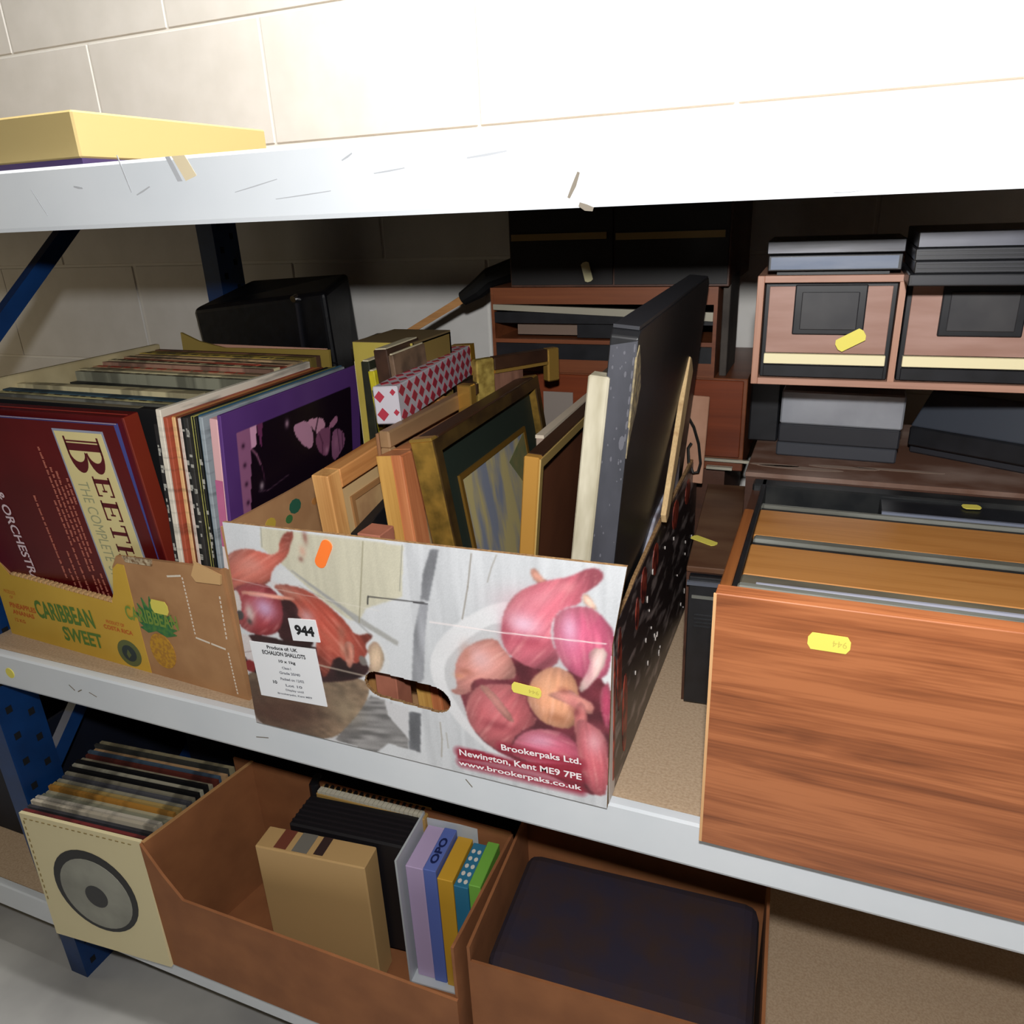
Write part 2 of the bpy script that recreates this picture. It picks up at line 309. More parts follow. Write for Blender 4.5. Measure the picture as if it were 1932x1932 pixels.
def smooth_poly(p, it=2):
    for _ in range(it):
        q = []
        for i in range(len(p)):
            a = np.array(p[i]); b = np.array(p[(i+1) % len(p)]); q += [tuple(a*.75+b*.25), tuple(a*.25+b*.75)]
        p = q
    return p
rng = np.random.default_rng(3)
def vnoise(X, Z, s, st=(1, 1), seed=0):
    r = np.random.default_rng(seed); g = r.random((64, 64)); u = X*s*st[0]; v = Z*s*st[1]
    i = np.floor(u).astype(int); j = np.floor(v).astype(int); fu = u-i; fv = v-j; fu = fu*fu*(3-2*fu); fv = fv*fv*(3-2*fv)
    G = lambda a, b: g[a % 64, b % 64]
    return (G(i, j)*(1-fu)+G(i+1, j)*fu)*(1-fv)+(G(i, j+1)*(1-fu)+G(i+1, j+1)*fu)*fv
def seg_d(X, Z, a, b):
    ax, az = a; bx_, bz_ = b; dx, dz = bx_-ax, bz_-az; t = np.clip(((X-ax)*dx+(Z-az)*dz)/(dx*dx+dz*dz), 0, 1)
    return np.hypot(X-ax-t*dx, Z-az-t*dz)
NX, NZ = 404, 244
S_, T_ = np.meshgrid(np.linspace(0, 1, NX), np.linspace(0, 1, NZ))
xl = .0+.008*T_; xr = np.where(T_ < .7, .4493+(.454-.4493)*T_/.7, .454+(.4671-.454)*(T_-.7)/.3); PX = xl+(xr-xl)*S_
PZ = T_*(.2701+(.2791-.2701)*S_)
C = np.empty(PX.shape+(3,)); g1 = vnoise(PX, PZ, 260, (1, .08), 1); g2 = vnoise(PX, PZ, 90, (1, .12), 2)
C[:] = (214, 217, 221); C -= (g1*16+g2*14)[..., None]*(PX > .24)[..., None]; C -= (g2*8)[..., None]*(PX <= .24)[..., None]
for name, colr, pts in PRINT:
    if name == 'bowld': continue
    pts = [(a/2000., b/2000.) for a, b in pts]
    sp_ = smooth_poly(pts, 1 if name in ('O', 'tail', 'stalk') else 2) if name not in ('gray', 'redbar', 'base', 'wood', 'greyd', 'white') else pts
    mk = inside(sp_, PX, PZ)
    if not mk.any(): continue
    c = np.array(colr, float); x = PX[mk]; z = PZ[mk]
    if name in ('O', 'tail', 'stalk', 'tip'):
        q = np.stack([x, z], 1); mu = q.mean(0); cov = np.cov((q-mu).T); ev, vec = np.linalg.eigh(cov); a = (q-mu)@vec[:, 1]/np.sqrt(ev[1])/2; b = (q-mu)@vec[:, 0]/np.sqrt(ev[0])/2
        rr = np.sqrt(a*a+b*b); th = b/np.sqrt(np.clip(1-a*a*.7, .1, 9))
        n1 = vnoise(th*9+60, a*1.3+60, 1, seed=5); n2 = vnoise(th*22+90, a*2+90, 1, seed=6)
        k = 1.14-.34*np.minimum(rr, 1.08)**2.4+.16*(n1-.5)+.12*(n2-.5); colp = c*k[:, None]
        rim = np.clip((rr-.55)*1.2, 0, .6)[:, None]*((x-mu[0]) < (z-mu[1])*.5)[:, None]; colp = colp*(1-rim*.4)+np.array((225, 170, 160))*rim*.4
        pale = np.clip(n2-.72, 0, 1)[:, None]*1.6; colp = colp*(1-pale)+np.array((232, 190, 178))*pale
    elif name in ('bowl', 'bowld'):
        n = vnoise(x, z, 220, (.5, 1), 8); n2 = vnoise(x, z, 60, (.4, 1), 9); lr = np.clip((x-.03)/.14, 0, 1)
        colp = c*(.7+.5*lr+.35*(n-.5)+.3*(n2-.5))[:, None]
        
    elif name == 'gray': colp = c*(.85+.3*vnoise(x, z, 120, (1, .2), 11))[:, None]
    elif name == 'wood': colp = c*(.7+.5*vnoise(x+z*.6, z-x*.2, 300, (.15, 1), 12))[:, None]
    elif name == 'base': colp = c*(.95+.08*vnoise(x, z, 200, (1, .05), 13))[:, None]
    elif name == 'bowlw': colp = c*(.97+.04*vnoise(x, z, 30, seed=4))[:, None]
    elif name == 'dark': colp = c*(.7+.6*vnoise(x, z, 80, seed=14))[:, None]
    else: colp = np.repeat(c[None], len(x), 0)
    C[mk] = colp
def glow(cx, cz, sx, sz, colr, k, ang=0):
    ca, sa = math.cos(ang), math.sin(ang); u = (PX-cx)*ca+(PZ-cz)*sa; v = -(PX-cx)*sa+(PZ-cz)*ca
    a = (k*np.exp(-(u/sx)**2-(v/sz)**2))[..., None]; C[:] = C*(1-a)+np.array(colr)*a
for a in ((.365, .203, .018, .014, (236, 200, 220), .9), (.412, .205, .008, .016, (232, 186, 214), .85), (.315, .153, .013, .012, (226, 190, 198), .75), (.378, .067, .018, .009, (222, 170, 194), .7, .2), (.436, .08, .009, .014, (232, 176, 184), .75),
          (.388, .136, .012, .010, (232, 176, 140), .5), (.0457, .168, .016, .014, (206, 170, 206), .9), (.104, .166, .010, .010, (206, 170, 176), .7, -.6), (.04, .222, .018, .009, (212, 150, 140), .5), (.13, .142, .018, .006, (196, 110, 90), .5, -.7), (.33, .10, .014, .02, (206, 130, 134), .45), (.3, .11, .01, .02, (200, 120, 120), .3)): glow(*a)
glow(.03, .02, .06, .022, (84, 52, 40), .85); glow(.07, .035, .03, .012, (70, 42, 34), .5); glow(.05, .05, .05, .02, (100, 66, 50), .5); glow(.14, .05, .02, .02, (150, 136, 112), .5)
def line(pts, w, colr, k=.8):
    for a, b in zip(pts, pts[1:]):
        m = (k*np.clip(1.2-seg_d(PX, PZ, a, b)/w, 0, 1))[..., None]; C[:] = C*(1-m)+np.array(colr)*m
for a in ((.148, .155, .006, .010, (150, 96, 80), .7), (.146, .135, .004, .012, (206, 150, 128), .7), (.152, .13, .003, .010, (120, 70, 56), .7), (.128, .13, .006, .004, (210, 120, 100), .6), (.126, .118, .004, .008, (200, 100, 86), .6), (.085, .195, .02, .004, (214, 160, 140), .5, -.3), (.118, .265, .003, .008, (120, 50, 44), .6), (.112, .248, .004, .006, (214, 150, 130), .6), (.108, .238, .003, .003, (110, 44, 40), .6),
          (.405, .135, .006, .004, (150, 80, 70), .6), (.415, .122, .006, .008, (200, 120, 120), .7), (.418, .112, .004, .006, (120, 50, 56), .6), (.298, .135, .008, .004, (150, 86, 66), .6), (.29, .128, .006, .003, (214, 150, 110), .6), (.385, .235, .020, .008, (228, 160, 170), .5, .6), (.41, .25, .01, .006, (226, 150, 156), .6, .4), (.43, .17, .006, .02, (150, 60, 90), .5), (.345, .19, .006, .016, (160, 60, 80), .5), (.37, .185, .02, .008, (150, 44, 62), .5), (.398, .10, .012, .006, (150, 90, 60), .5), (.33, .075, .02, .006, (120, 40, 52), .5), (.30, .155, .006, .012, (180, 110, 90), .5)): glow(*a)
glow(.0225, .158, .007, .013, (212, 206, 200), .85); glow(.020, .146, .0035, .004, (70, 66, 64), .95); glow(.028, .215, .02, .016, (214, 160, 146), .35); glow(.37, .225, .03, .016, (214, 136, 150), .35); glow(.412, .185, .014, .02, (214, 130, 160), .35); glow(.315, .15, .02, .018, (216, 164, 156), .4)
for _ in range(2): C[1:-1, 1:-1] = (C[1:-1, 1:-1]*2+C[:-2, 1:-1]+C[2:, 1:-1]+C[1:-1, :-2]+C[1:-1, 2:])/6
C += rng.normal(0, 2.5, C.shape[:2])[..., None]
line([(.0607, .2694), (.0578, .2465)], .001, (160, 160, 150)); line([(.1905, .2692), (.1728, .1714)], .0011, (150, 144, 120)); line([(.2366, .2708), (.228, .2183)], .0009, (150, 148, 136))
line([(.3133, .2718), (.307, .235), (.2983, .1973)], .0011, (140, 132, 122)); line([(.3399, .2738), (.334, .26), (.3288, .2437)], .001, (160, 156, 150)); line([(.2615, .062), (.262, .04), (.2594, .0156)], .0012, (160, 154, 144)); line([(.268, .05), (.269, .03)], .001, (170, 166, 158))
line([(.094, .222), (.15, .188), (.186, .158)], .0018, (150, 150, 150), .5); line([(.10, .205), (.14, .19)], .001, (120, 116, 112), .3)
line([(.0, .2), (.06, .196), (.2, .190)], .0009, (232, 226, 220), .35); line([(.2603, .1873), (.3385, .1891), (.448, .1961)], .0009, (244, 232, 232), .9)
line([(.1883, .2054), (.2557, .2088)], .0010, (60, 58, 58), .95); line([(.2431, .207), (.2596, .208)], .001, (70, 70, 74), .9); line([(.1883, .2054), (.1865, .196)], .0012, (40, 40, 40), .9); line([(.0, .1), (.03, .11)], .001, (90, 60, 60), .3)
line([(.105, .105), (.172, .103)], .0016, (196, 186, 168), .7)
for a, b in (((.334, .0475), (.421, .049)), ((.283, .028), (.421, .0295)), ((.285, .0145), (.421, .0155))): line([a, b], .0085, (150, 34, 56), .92)
C = np.clip(C, 2, 255)
HX, HZ, HL, HR = .2235, .0935, .0325, .0165
def in_hole(x, z): return max(abs(x-HX)-HL, 0)**2/(HR*1.25)**2+(z-HZ+(x-HX)*.06)**2/HR**2 < 1
def grid_mesh(name, X, Z, Cc, y, m, parent, skip=None, thick=None, m2=None):
    nz, nx = X.shape; v = np.stack([X, np.full(X.shape, y), Z], -1).reshape(-1, 3); idx = np.arange(nx*nz).reshape(nz, nx)
    f = np.stack([idx[:-1, :-1], idx[:-1, 1:], idx[1:, 1:], idx[1:, :-1]], -1).reshape(-1, 4)
    if skip is not None: f = f[~skip.ravel()]
    me = bpy.data.meshes.new(name); me.from_pydata(v.tolist(), [], f.tolist())
    at = me.color_attributes.new('ink', 'FLOAT_COLOR', 'POINT'); rgba = np.ones((nx*nz, 4), 'f'); rgba[:, :3] = srgb2lin(Cc.reshape(-1, 3)); at.data.foreach_set('color', rgba.ravel())
    me.materials.append(m)
    if m2: me.materials.append(m2)
    o = bpy.data.objects.new(name, me); col.objects.link(o); o.parent = parent
    if thick:
        s = o.modifiers.new('board', 'SOLIDIFY'); s.thickness = thick; s.offset = -1; s.material_offset = 1; s.material_offset_rim = 1
    return o
print_m = vcol_mat('photo_print', .38, .45)
sc_ = thing('onion_carton', 'open carton printed with shallots in bowls, full of picture frames, hanging over the white beam', 'carton', (-.617, -.008, 0))
cx_ = (PX[:-1, :-1]+PX[1:, 1:])/2; cz_ = (PZ[:-1, :-1]+PZ[1:, 1:])/2
hm = np.vectorize(in_hole)(cx_, cz_)
fr = grid_mesh('front_panel', PX, PZ, C, 0, print_m, sc_, hm, .004, kraft_edge); fr['label'] = 'panel printed with a photograph of shallots'
W_ = .449
bx('base_panel', (.004, .004, 0, W_-.004, .495, .004), kraft, sc_)
lp = MB().prism([(.004, .004), (.495, .004), (.495, .27), (.12, .262), (.004, .262)], .0, .004, 'yz').build('side_panel', kraft, sc_)
bp_ = bx('back_panel', (.0, .495, .004, W_, .499, .20), kraft, sc_)
side_print = mat('side_print', (52, 42, 42), .35, c2=(176, 160, 156), scale=38, stretch=(1, .5, 1.4), detail=6, ramp=(.52, .74))
for y, z, r_, cc in ((.08, .235, .010, (190, 160, 60)), (.13, .240, .012, (40, 92, 70)), (.115, .228, .007, (60, 110, 60)), (.19, .243, .010, (150, 150, 60)), (.22, .238, .008, (176, 40, 40)), (.17, .232, .006, (180, 120, 60))): MB().prism(disc(10, y, z, r_, r_*.8), .0038, .0044, 'yz').build('inner_print', mat('inner_ink_%d' % cc[0], cc, .7), sc_)
rp = MB().prism([(.004, .0), (.499, .0), (.499, .235), (.45, .235), (.30, .228), (.20, .222), (.11, .212), (.085, .206), (.02, .200), (.004, .192)], W_-.004, W_, 'yz').build('side_panel', kraft_edge, sc_)
MB().prism([(.006, .002), (.499, .002), (.499, .232), (.30, .225), (.20, .219), (.11, .209), (.02, .197), (.006, .189)], W_, W_+.0006, 'yz').build('side_print', side_print, sc_)
redp = mat('side_red_print', (168, 70, 52), .4, c2=(60, 22, 24), scale=60); palep = mat('side_pale_print', (214, 206, 200), .4)
sm = MB()
for (y, z, ry, rz) in ((.045, .14, .008, .05), (.15, .185, .014, .022), (.21, .19, .016, .02), (.33, .20, .02, .02), (.42, .20, .02, .018), (.12, .165, .008, .02), (.07, .07, .01, .05)): sm.prism(disc(14, y, z, ry, rz), W_, W_+.0012, 'yz')
sm.build('side_red_print', redp, sc_)
sm = MB()
for k in range(22):
    y = rng.uniform(.02, .48); z = rng.uniform(.015, .19); r_ = rng.uniform(.0007, .0024); sm.prism(disc(6, y, z, r_*.8, r_*2), W_, W_+.0015, 'yz')
sm.prism([(.006, .002), (.028, .002), (.03, .10), (.022, .19), (.006, .188)], W_, W_+.0010, 'yz')
sm.build('side_pale_print', palep, sc_)
MB().prism([(.02, .02), (.026, .02), (.028, .16), (.022, .17)], W_, W_+.0017, 'yz').build('side_red_print', redp, sc_)
# writing and labels on the front
white_ink = mat('white_ink', (244, 236, 238), .5); black_ink = mat('black_ink', (26, 26, 30), .6); paper = mat('label_paper', (232, 234, 238), .5)
def ftext(s, x, z, w_, h, m, ang=0, bold=0, y=-.0010, name='lettering'): return text(s, name, m, sc_, (x, y, z), w_, h, (90, ang, 0), bold=bold)
ftext('Brookerpaks Ltd.', .334, .0425, .089, .010, white_ink, -3, .02); ftext('Newington, Kent ME9 7PE', .283, .0225, .140, .0105, white_ink, -2, .02); ftext('www.brookerpaks.co.uk', .281, .0090, .142, .0085, white_ink, -2.2, .02)
lot = MB().prism([(.0778, .1606), (.1152, .1646), (.1175, .1365), (.0800, .1323)], -.0012, 0).build('lot_label', paper, sc_)
text('944', 'lot_number', black_ink, lot, (.0855, -.0014, .1408), .0265, .0135, (90, -3, 0), bold=.05)
al = MB().prism([(.015, .1193), (.1089, .126), (.1132, .0492), (.0176, .0446)], -.0012, 0).build('address_label', paper, sc_)
grey_ink = mat('grey_ink', (120, 122, 130), .6)
for s, x, z, w_, h, m in (('Produce of: UK', .040, .1140, .044, .0048, black_ink), ('ECHALION SHALLOTS', .032, .1055, .062, .0056, black_ink), ('10 x 1kg', .054, .0968, .024, .0050, black_ink), ('Class I', .057, .0895, .013, .0034, grey_ink),
                       ('Grade 20/40', .052, .0820, .030, .0036, grey_ink), ('Packed on 12/02', .052, .0735, .034, .0036, grey_ink), ('Lot 10', .058, .0655, .024, .0036, grey_ink), ('10', .040, .0662, .006, .0045, black_ink), ('Display until', .057, .0585, .026, .0036, grey_ink), ('Brookerpaks, Kent ME9', .044, .0515, .050, .0032, grey_ink)):
    text(s, 'lettering', m, al, (x, -.0014, z), w_, h, (90, -4, 0), bold=.03)
def capsule(L, r, n=8): return [(L/2-r+r*math.cos(a), r*math.sin(a)) for a in np.linspace(-math.pi/2, math.pi/2, n)]+[(-L/2+r+r*math.cos(a), r*math.sin(a)) for a in np.linspace(math.pi/2, 3*math.pi/2, n)]
oz = MB().prism(capsule(.037, .0068), -.0012, 0).build('price_sticker', mat('orange_sticker', (255, 128, 52), .5), sc_, loc=(.1393, 0, .2487)); oz.rotation_euler = (0, R(-62), 0); oz['label'] = 'bright orange sticker'
sticker(sc_, (.3655, -.0014, .1273), .032, .0125, (0, 4, 0), txt='944', label='yellow price sticker on the shallot picture')

# ================================================================== RECORDS IN THE PINEAPPLE CARTON
def cmat(c, rough=.5): return mat('card_%d_%d_%d' % tuple(c), c, rough)
CREAM, TAN, BLK, WHT, GRY, OLV, RED, ORG, BRN, BLU, YLW, GRN, PNK = (214, 202, 160), (176, 146, 108), (22, 22, 24), (216, 212, 204), (120, 120, 112), (120, 112, 74), (150, 34, 36), (196, 116, 62), (106, 62, 40), (60, 92, 120), (214, 186, 84), (56, 82, 60), (206, 148, 150)
def ordinal(n): return ['first', 'second', 'third', 'fourth', 'fifth', 'sixth', 'seventh', 'eighth', 'ninth', 'tenth', 'eleventh', 'twelfth', 'thirteenth', 'fourteenth', 'fifteenth', 'sixteenth', 'seventeenth', 'eighteenth', 'nineteenth', 'twentieth', 'twenty-first', 'twenty-second', 'twenty-third', 'twenty-fourth'][n-1]
redm = mat('dark_red_card', (96, 15, 19), .38, c2=(80, 10, 14), scale=6); cream_m = mat('cream_print', (222, 208, 150), .5); dkred = mat('dark_red_ink', (88, 16, 26), .5); bluei = mat('blue_edge_ink', (70, 78, 140), .5)
smalltxt = mat('pale_red_ink', (196, 118, 100), .6)
rd = thing('record_sleeve', 'dark red record sleeve with a cream lettered panel at the front of the pineapple carton', 'record', (-1.108, .058, .045), (1.5, 5.9, .1))
bx('sleeve', (0, 0, -.036, .315, .007, .315), redm, rd)
MB().box(0, .0005, .3148, .3152, .0064, .3156).box(.3148, .0005, -.036, .3156, .0064, .3156).build('blue_edge', bluei, rd)
bx('white_edge', (.001, .0026, .3150, .3156, .0042, .3160), mat('pale_edge', (200, 180, 190), .5), rd)
MB().prism([(.2095, .306), (.294, .306), (.294, -.03), (.2095, -.03)], -.0006, -.0001).build('panel_border', mat('pale_blue_ink', (150, 156, 176), .5), rd)
MB().prism([(.2125, .303), (.291, .303), (.291, -.03), (.2125, -.03)], -.0010, -.0003).build('cream_panel', cream_m, rd)
# serif capitals reading downwards: along = down the sleeve, tall = towards its right edge
def glyph(ch, z, x0, h, wd):
    mb = MB(); t = wd*.20; s = h*.07
    def r(a0, b0, a1, b1): mb.prism([(x0+b0, z-a0), (x0+b1, z-a0), (x0+b1, z-a1), (x0+b0, z-a1)], -.0014, -.0009)  # a down, b across
    if ch == 'T': r(wd*.4, 0, wd*.6, h); r(0, h-s*1.3, wd, h); r(0, h-h*.28, s, h); r(wd-s, h-h*.28, wd, h); r(wd*.2, 0, wd*.8, s)
    if ch == 'E': r(wd*.12, 0, wd*.34, h); r(0, 0, wd, s*1.2); r(0, h-s*1.2, wd, h); r(wd*.3, h*.47, wd*.72, h*.53); r(wd-s, 0, wd, h*.26); r(wd-s, h*.74, wd, h); r(wd*.68, h*.36, wd*.76, h*.64)
    if ch == 'H': r(wd*.12, 0, wd*.34, h); r(wd*.66, 0, wd*.88, h); r(wd*.3, h*.47, wd*.7, h*.54); r(0, 0, wd*.44, s); r(0, h-s, wd*.44, h); r(wd*.56, 0, wd, s); r(wd*.56, h-s, wd, h)
    if ch == 'B':
        r(wd*.10, 0, wd*.14, h); r(wd*.18, 0, wd*.38, h); r(0, 0, wd*.5, s*.7); r(0, h-s*.7, wd*.5, h)
        for c0, rr in ((h*.26, h*.26), (h*.76, h*.24)):
            n = 12; o_ = [(wd*.45+(wd*.55)*math.sin(k*math.pi/n), c0-rr*math.cos(k*math.pi/n)) for k in range(n+1)]
            i_ = [(wd*.42+(wd*.28)*math.sin(k*math.pi/n), c0-rr*.84*math.cos(k*math.pi/n)) for k in range(n+1)]
            for k in range(n):
                q = [o_[k], o_[k+1], i_[k+1], i_[k]]; mb.prism([(x0+b, z-a) for a, b in q], -.0014, -.0009)
    return mb
g = glyph('B', .297, .2245, .058, .050).build('lettering', dkred, rd)
for ch, z, wd in (('E', .243, .028), ('E', .209, .029), ('T', .174, .026), ('H', .144, .027), ('O', .112, .027)):
    if ch != 'O': glyph(ch, z, .2505, .028, wd).build('lettering', dkred, rd)
text('OVEN', 'lettering', dkred, rd, (.2505, -.0012, .113), .11, .028, (90, 90, 0), bold=.03)
gi = mat('pale_grey_ink', (160, 160, 124), .6)
text('THE COMPLETE', 'lettering', gi, rd, (.2215, -.0012, .234), .120, .018, (90, 90, 0)); text('SYMPHONIES', 'lettering', gi, rd, (.2215, -.0012, .106), .10, .018, (90, 90, 0))
text('CHORUS', 'lettering', mat('pink_white_ink', (222, 200, 206), .5), rd, (.055, -.0008, .285), .07, .016, (90, 90, 0), bold=.02)
text('& ORCHESTRA', 'lettering', mat('pink_white_ink', (222, 200, 206), .5), rd, (.055, -.0008, .205), .15, .016, (90, 90, 0), bold=.02)
st = MB()
for xi, z0, z1, m_ in ((.172, .278, .14, 0), (.180, .25, .09, 0), (.188, .245, .10, 0), (.1955, .225, .13, 0), (.2025, .236, .20, 0), (.128, .204, .08, 1), (.164, .20, .03, 0), (.150, .12, .0, 0), (.182, .085, -.02, 0), (.190, .08, -.02, 0), (.199, .09, -.02, 0), (.140, .09, -.02, 0)):
    z = z0
    while z > z1:
        l = rng.uniform(.004, .011); wd = .0032
        k = 0
        while k < l: st.prism([(xi, z-k), (xi+wd, z-k), (xi+wd*rng.uniform(.5, 1), z-k-.0012), (xi, z-k-.0012)], -.0008, -.0002); k += .0019
        z -= l+.003
st = st.build('small_print', smalltxt, rd); st['kind'] = 'stuff'
rb = thing('record_box_set', 'thick dark red boxed record set with a brown spine behind the lettered sleeve', 'record', (-1.096, .0675, .045), (-.6, 4.4, -.5))
bx('box', (0, 0, -.037, .318, .024, .32), redm, rb, .001); bx('spine', (.3165, .0005, -.037, .3195, .0235, .3195), mat('brown_spine', (128, 50, 26), .45, c2=(110, 22, 24), scale=3), rb, .0008)
bx('lid_edge', (.001, .010, .3195, .316, .0108, .3206), mat('orange_red_edge', (170, 60, 50), .5), rb)
t = thing('record_box_set', 'plain black boxed record set squeezed behind the brown spined red one', 'record', (-1.10, .0935, .005), (0, 2, 0))
bx('box', (0, 0, 0, .345, .012, .362), mat('black_box_card', (26, 26, 28), .5), t, .001); bx('top_band', (.02, .002, .3618, .3, .010, .3626), cmat((120, 112, 90)), t)
# left row: sleeves facing the aisle, one behind another
row1 = [(.0955, GRY, 'grey'), (.102, (190, 176, 130), 'beige'), (.108, BLK, 'black'), (.114, (176, 168, 120), 'olive-cream'), (.121, (60, 84, 96), 'slate blue'), (.134, CREAM, 'wide cream'), (.150, (200, 192, 150), 'pale cream'), (.166, BLK, 'black'), (.178, (30, 30, 32), 'charcoal'), (.212, (40, 42, 40), 'dark grey'),
        (.226, (150, 150, 130), 'grey-green'), (.238, (200, 190, 150), 'ivory'), (.252, (66, 58, 60), 'plum grey'), (.266, (186, 150, 116), 'tan'), (.280, (170, 130, 110), 'pinkish tan'), (.296, CREAM, 'cream'), (.312, (190, 84, 60), 'orange-red'), (.328, (176, 142, 112), 'buff'), (.344, (190, 160, 120), 'sandy'), (.360, YLW, 'yellow'), (.374, (150, 128, 60), 'mustard'), (.392, (120, 84, 64), 'brown')]
for i, (y, c, nm) in enumerate(row1):
    nxt = row1[i+1][0] if i+1 < len(row1) else y+.012; th = min(nxt-y-.0016, .013)
    top = .366+i*.0004+rng.uniform(-.002, .003)-(.012 if nm in ('black', 'charcoal', 'dark grey') else 0); x0 = -1.108+rng.uniform(-.012, .006); ln = .308 if i < 12 else .335
    x1 = -.768+(i-6)*.0006 if i > 6 else -.770
    t = thing('record_sleeve', '%s record sleeve, %s behind the red boxed set in the left row' % (nm, ordinal(i+1)), 'record', (x0, y+.012, .005), (rng.uniform(-1.5, .6)-(1.2 if i > 6 else 0), -1.5 if i > 4 else 1.0, 0), 'records in the left row of the pineapple carton')
    bx('sleeve', (0, 0, 0, x1-x0, th, top-.005), mat('sleeve_card_%d' % i, c, .6, c2=tuple(int(v*.72) for v in c), scale=24, stretch=(1.6, .2, .05), ramp=(.45, .6)), t)
    if nm in ('yellow', 'buff', 'grey-green', 'beige', 'olive-cream', 'tan', 'cream'):
        mb = MB(); x = .01
        while x < x1-x0-.03:
            l = rng.uniform(.004, .02); mb.box(x, th*.2, top-.0052, x+l, th*.7, top-.0044); x += l+rng.uniform(.004, .02)
        k = mb.build('spine_print', cmat((70, 64, 50) if nm != 'tan' else (170, 60, 44)), t); k['kind'] = 'stuff'
    if nm == 'orange-red': bx('red_tab', (.2, 0, top-.0052, .29, th, top-.0042), cmat((214, 90, 70)), t)
t = thing('record_sleeve', 'long beige album leaning along the far left end of the pineapple carton', 'record', (-1.125, .115, .02), (-2, 0, -1))
bx('sleeve', (0, 0, 0, .012, .315, .362), mat('beige_album', (186, 172, 134), .6, c2=(160, 146, 110), scale=12), t, .002)
t = thing('magazine', 'olive-brown curled magazine corner rising behind the left row', 'magazine', (-1.10, .452, .004), (-3, -3, 0))
MB().prism([(0, 0), (.33, 0), (.33, .372), (.10, .368), (.04, .378), (.0, .392)], 0, .005).build('cover', cmat((150, 128, 60)), t); bx('inner_pages', (.05, .006, 0, .32, .010, .373), cmat((196, 150, 130)), t)
# right row: sleeves on edge running back, spines to the aisle
row2 = [(-.806, .012, (36, 34, 36), 'black speckled', .362), (-.793, .012, (222, 214, 198), 'thick white', .381), (-.779, .010, (172, 82, 58), 'brick red', .372), (-.768, .0085, (226, 182, 128), 'peach', .371), (-.758, .0065, (110, 56, 34), 'brown', .372), (-.7505, .0075, (216, 196, 184), 'pinkish white', .371),
        (-.742, .0085, (26, 26, 26), 'black', .373), (-.7325, .0075, (50, 48, 46), 'charcoal', .373), (-.724, .008, (170, 166, 90), 'yellow-green', .374), (-.715, .006, (24, 26, 24), 'thin black', .374), (-.708, .006, (50, 86, 112), 'teal blue', .375), (-.701, .009, (150, 160, 166), 'pale grey-blue', .375)]
for i, (x, th, c, nm, top) in enumerate(row2):
    t = thing('record_sleeve', '%s record sleeve, %s from the left in the row running back' % (nm, ordinal(i+1)), 'record', (-.757+(x+.806)*.68, .034+rng.uniform(-.002, .004), .005), (2.8, -.6, 3.9), 'records in the right row of the pineapple carton')
    H_ = top-.004; th *= .68
    bx('sleeve', (0, 0, 0, th*.9, .312, H_), mat('sleeve_edge_card_%d' % i, c, .55, c2=tuple(int(v*.75) for v in c), scale=30, stretch=(.2, .3, 2), ramp=(.5, .62)), t, .0008)
    if nm in ('black speckled', 'thin black', 'charcoal', 'black'):
        mb = MB()
        for k in range(26): z = rng.uniform(.05, H_-.01); mb.box(th*.25, -.0006, z, th*.25+rng.uniform(.0015, .004), .0002, z+rng.uniform(.0015, .006))
        k = mb.build('spine_print', cmat((170, 168, 160)), t); k['kind'] = 'stuff'
    if nm == 'yellow-green': bx('spine_stripe', (th*.5, -.0006, 0, th*.85, .0, H_), cmat((30, 32, 24)), t)
    if nm in ('peach', 'teal blue'): bx('top_edge', (0, .002, H_-.0002, th*.9, .31, H_+.0008), cmat((190, 120, 60) if nm == 'peach' else (60, 100, 124)), t)
t = thing('record_sleeve', 'record sleeve fading from pale pink to magenta beside the purple one', 'record', (-.673, .032, .062), (3.3, -.6, 5.3))
bx('sleeve', (0, 0, .125, .011, .312, .314), mat('pink_sleeve', (216, 170, 172), .5), t, .001); bx('magenta_band', (.0005, -.0008, .155, .0105, .0, .24), mat('magenta_ink', (168, 66, 124), .5, c2=(206, 130, 160), scale=5), t); bx('white_band', (.0005, -.0006, .125, .0105, .0, .16), cmat((226, 216, 214)), t)
# purple sleeve with printed picture facing right
pu = thing('record_sleeve', 'purple record sleeve with a dark photograph of a musician facing right', 'record', (-.659, .030, .066), (3.3, -.6, 5.3))
bx('sleeve', (0, 0, .06, .005, .31, .315), mat('purple_card', (90, 56, 120), .42), pu, .0008)
U, V = np.meshgrid(np.linspace(0, .31, 150), np.linspace(.06, .315, 150)); PX, PZ = U, V
C = np.empty(U.shape+(3,)); C[:] = (90, 56, 120); C -= (vnoise(U, V, 40, seed=3)*8)[..., None]
def fill(poly, c): C[inside(poly, PX, PZ)] = c
fill([(.024, .289), (.285, .289), (.29, .02), (.024, .02)], (20, 8, 22))
fill([(.024, .289), (.050, .289), (.056, .270), (.048, .262), (.040, .20), (.030, .10), (.024, .06)], (150, 96, 132)); fill([(.048, .289), (.062, .289), (.058, .262), (.05, .262)], (216, 160, 190)); fill([(.062, .289), (.074, .289), (.068, .255)], (110, 50, 90))
for k in range(7): glow(.034, .27-k*.024, .003, .003, (30, 10, 30), .8)
fill(smooth_poly([(.134, .269), (.17, .268), (.182, .250), (.182, .228), (.17, .226), (.146, .246)]), (196, 142, 170)); fill(smooth_poly([(.165, .268), (.209, .262), (.215, .245), (.196, .238), (.185, .25)]), (206, 150, 176))
fill(smooth_poly([(.19, .245), (.222, .245), (.228, .238), (.222, .205), (.208, .204), (.188, .222)]), (132, 78, 110)); fill(smooth_poly([(.222, .247), (.244, .256), (.249, .246), (.226, .238)]), (170, 112, 142))
fill(smooth_poly([(.232, .240), (.262, .228), (.266, .208), (.250, .196), (.232, .189), (.226, .205)]), (140, 88, 122))
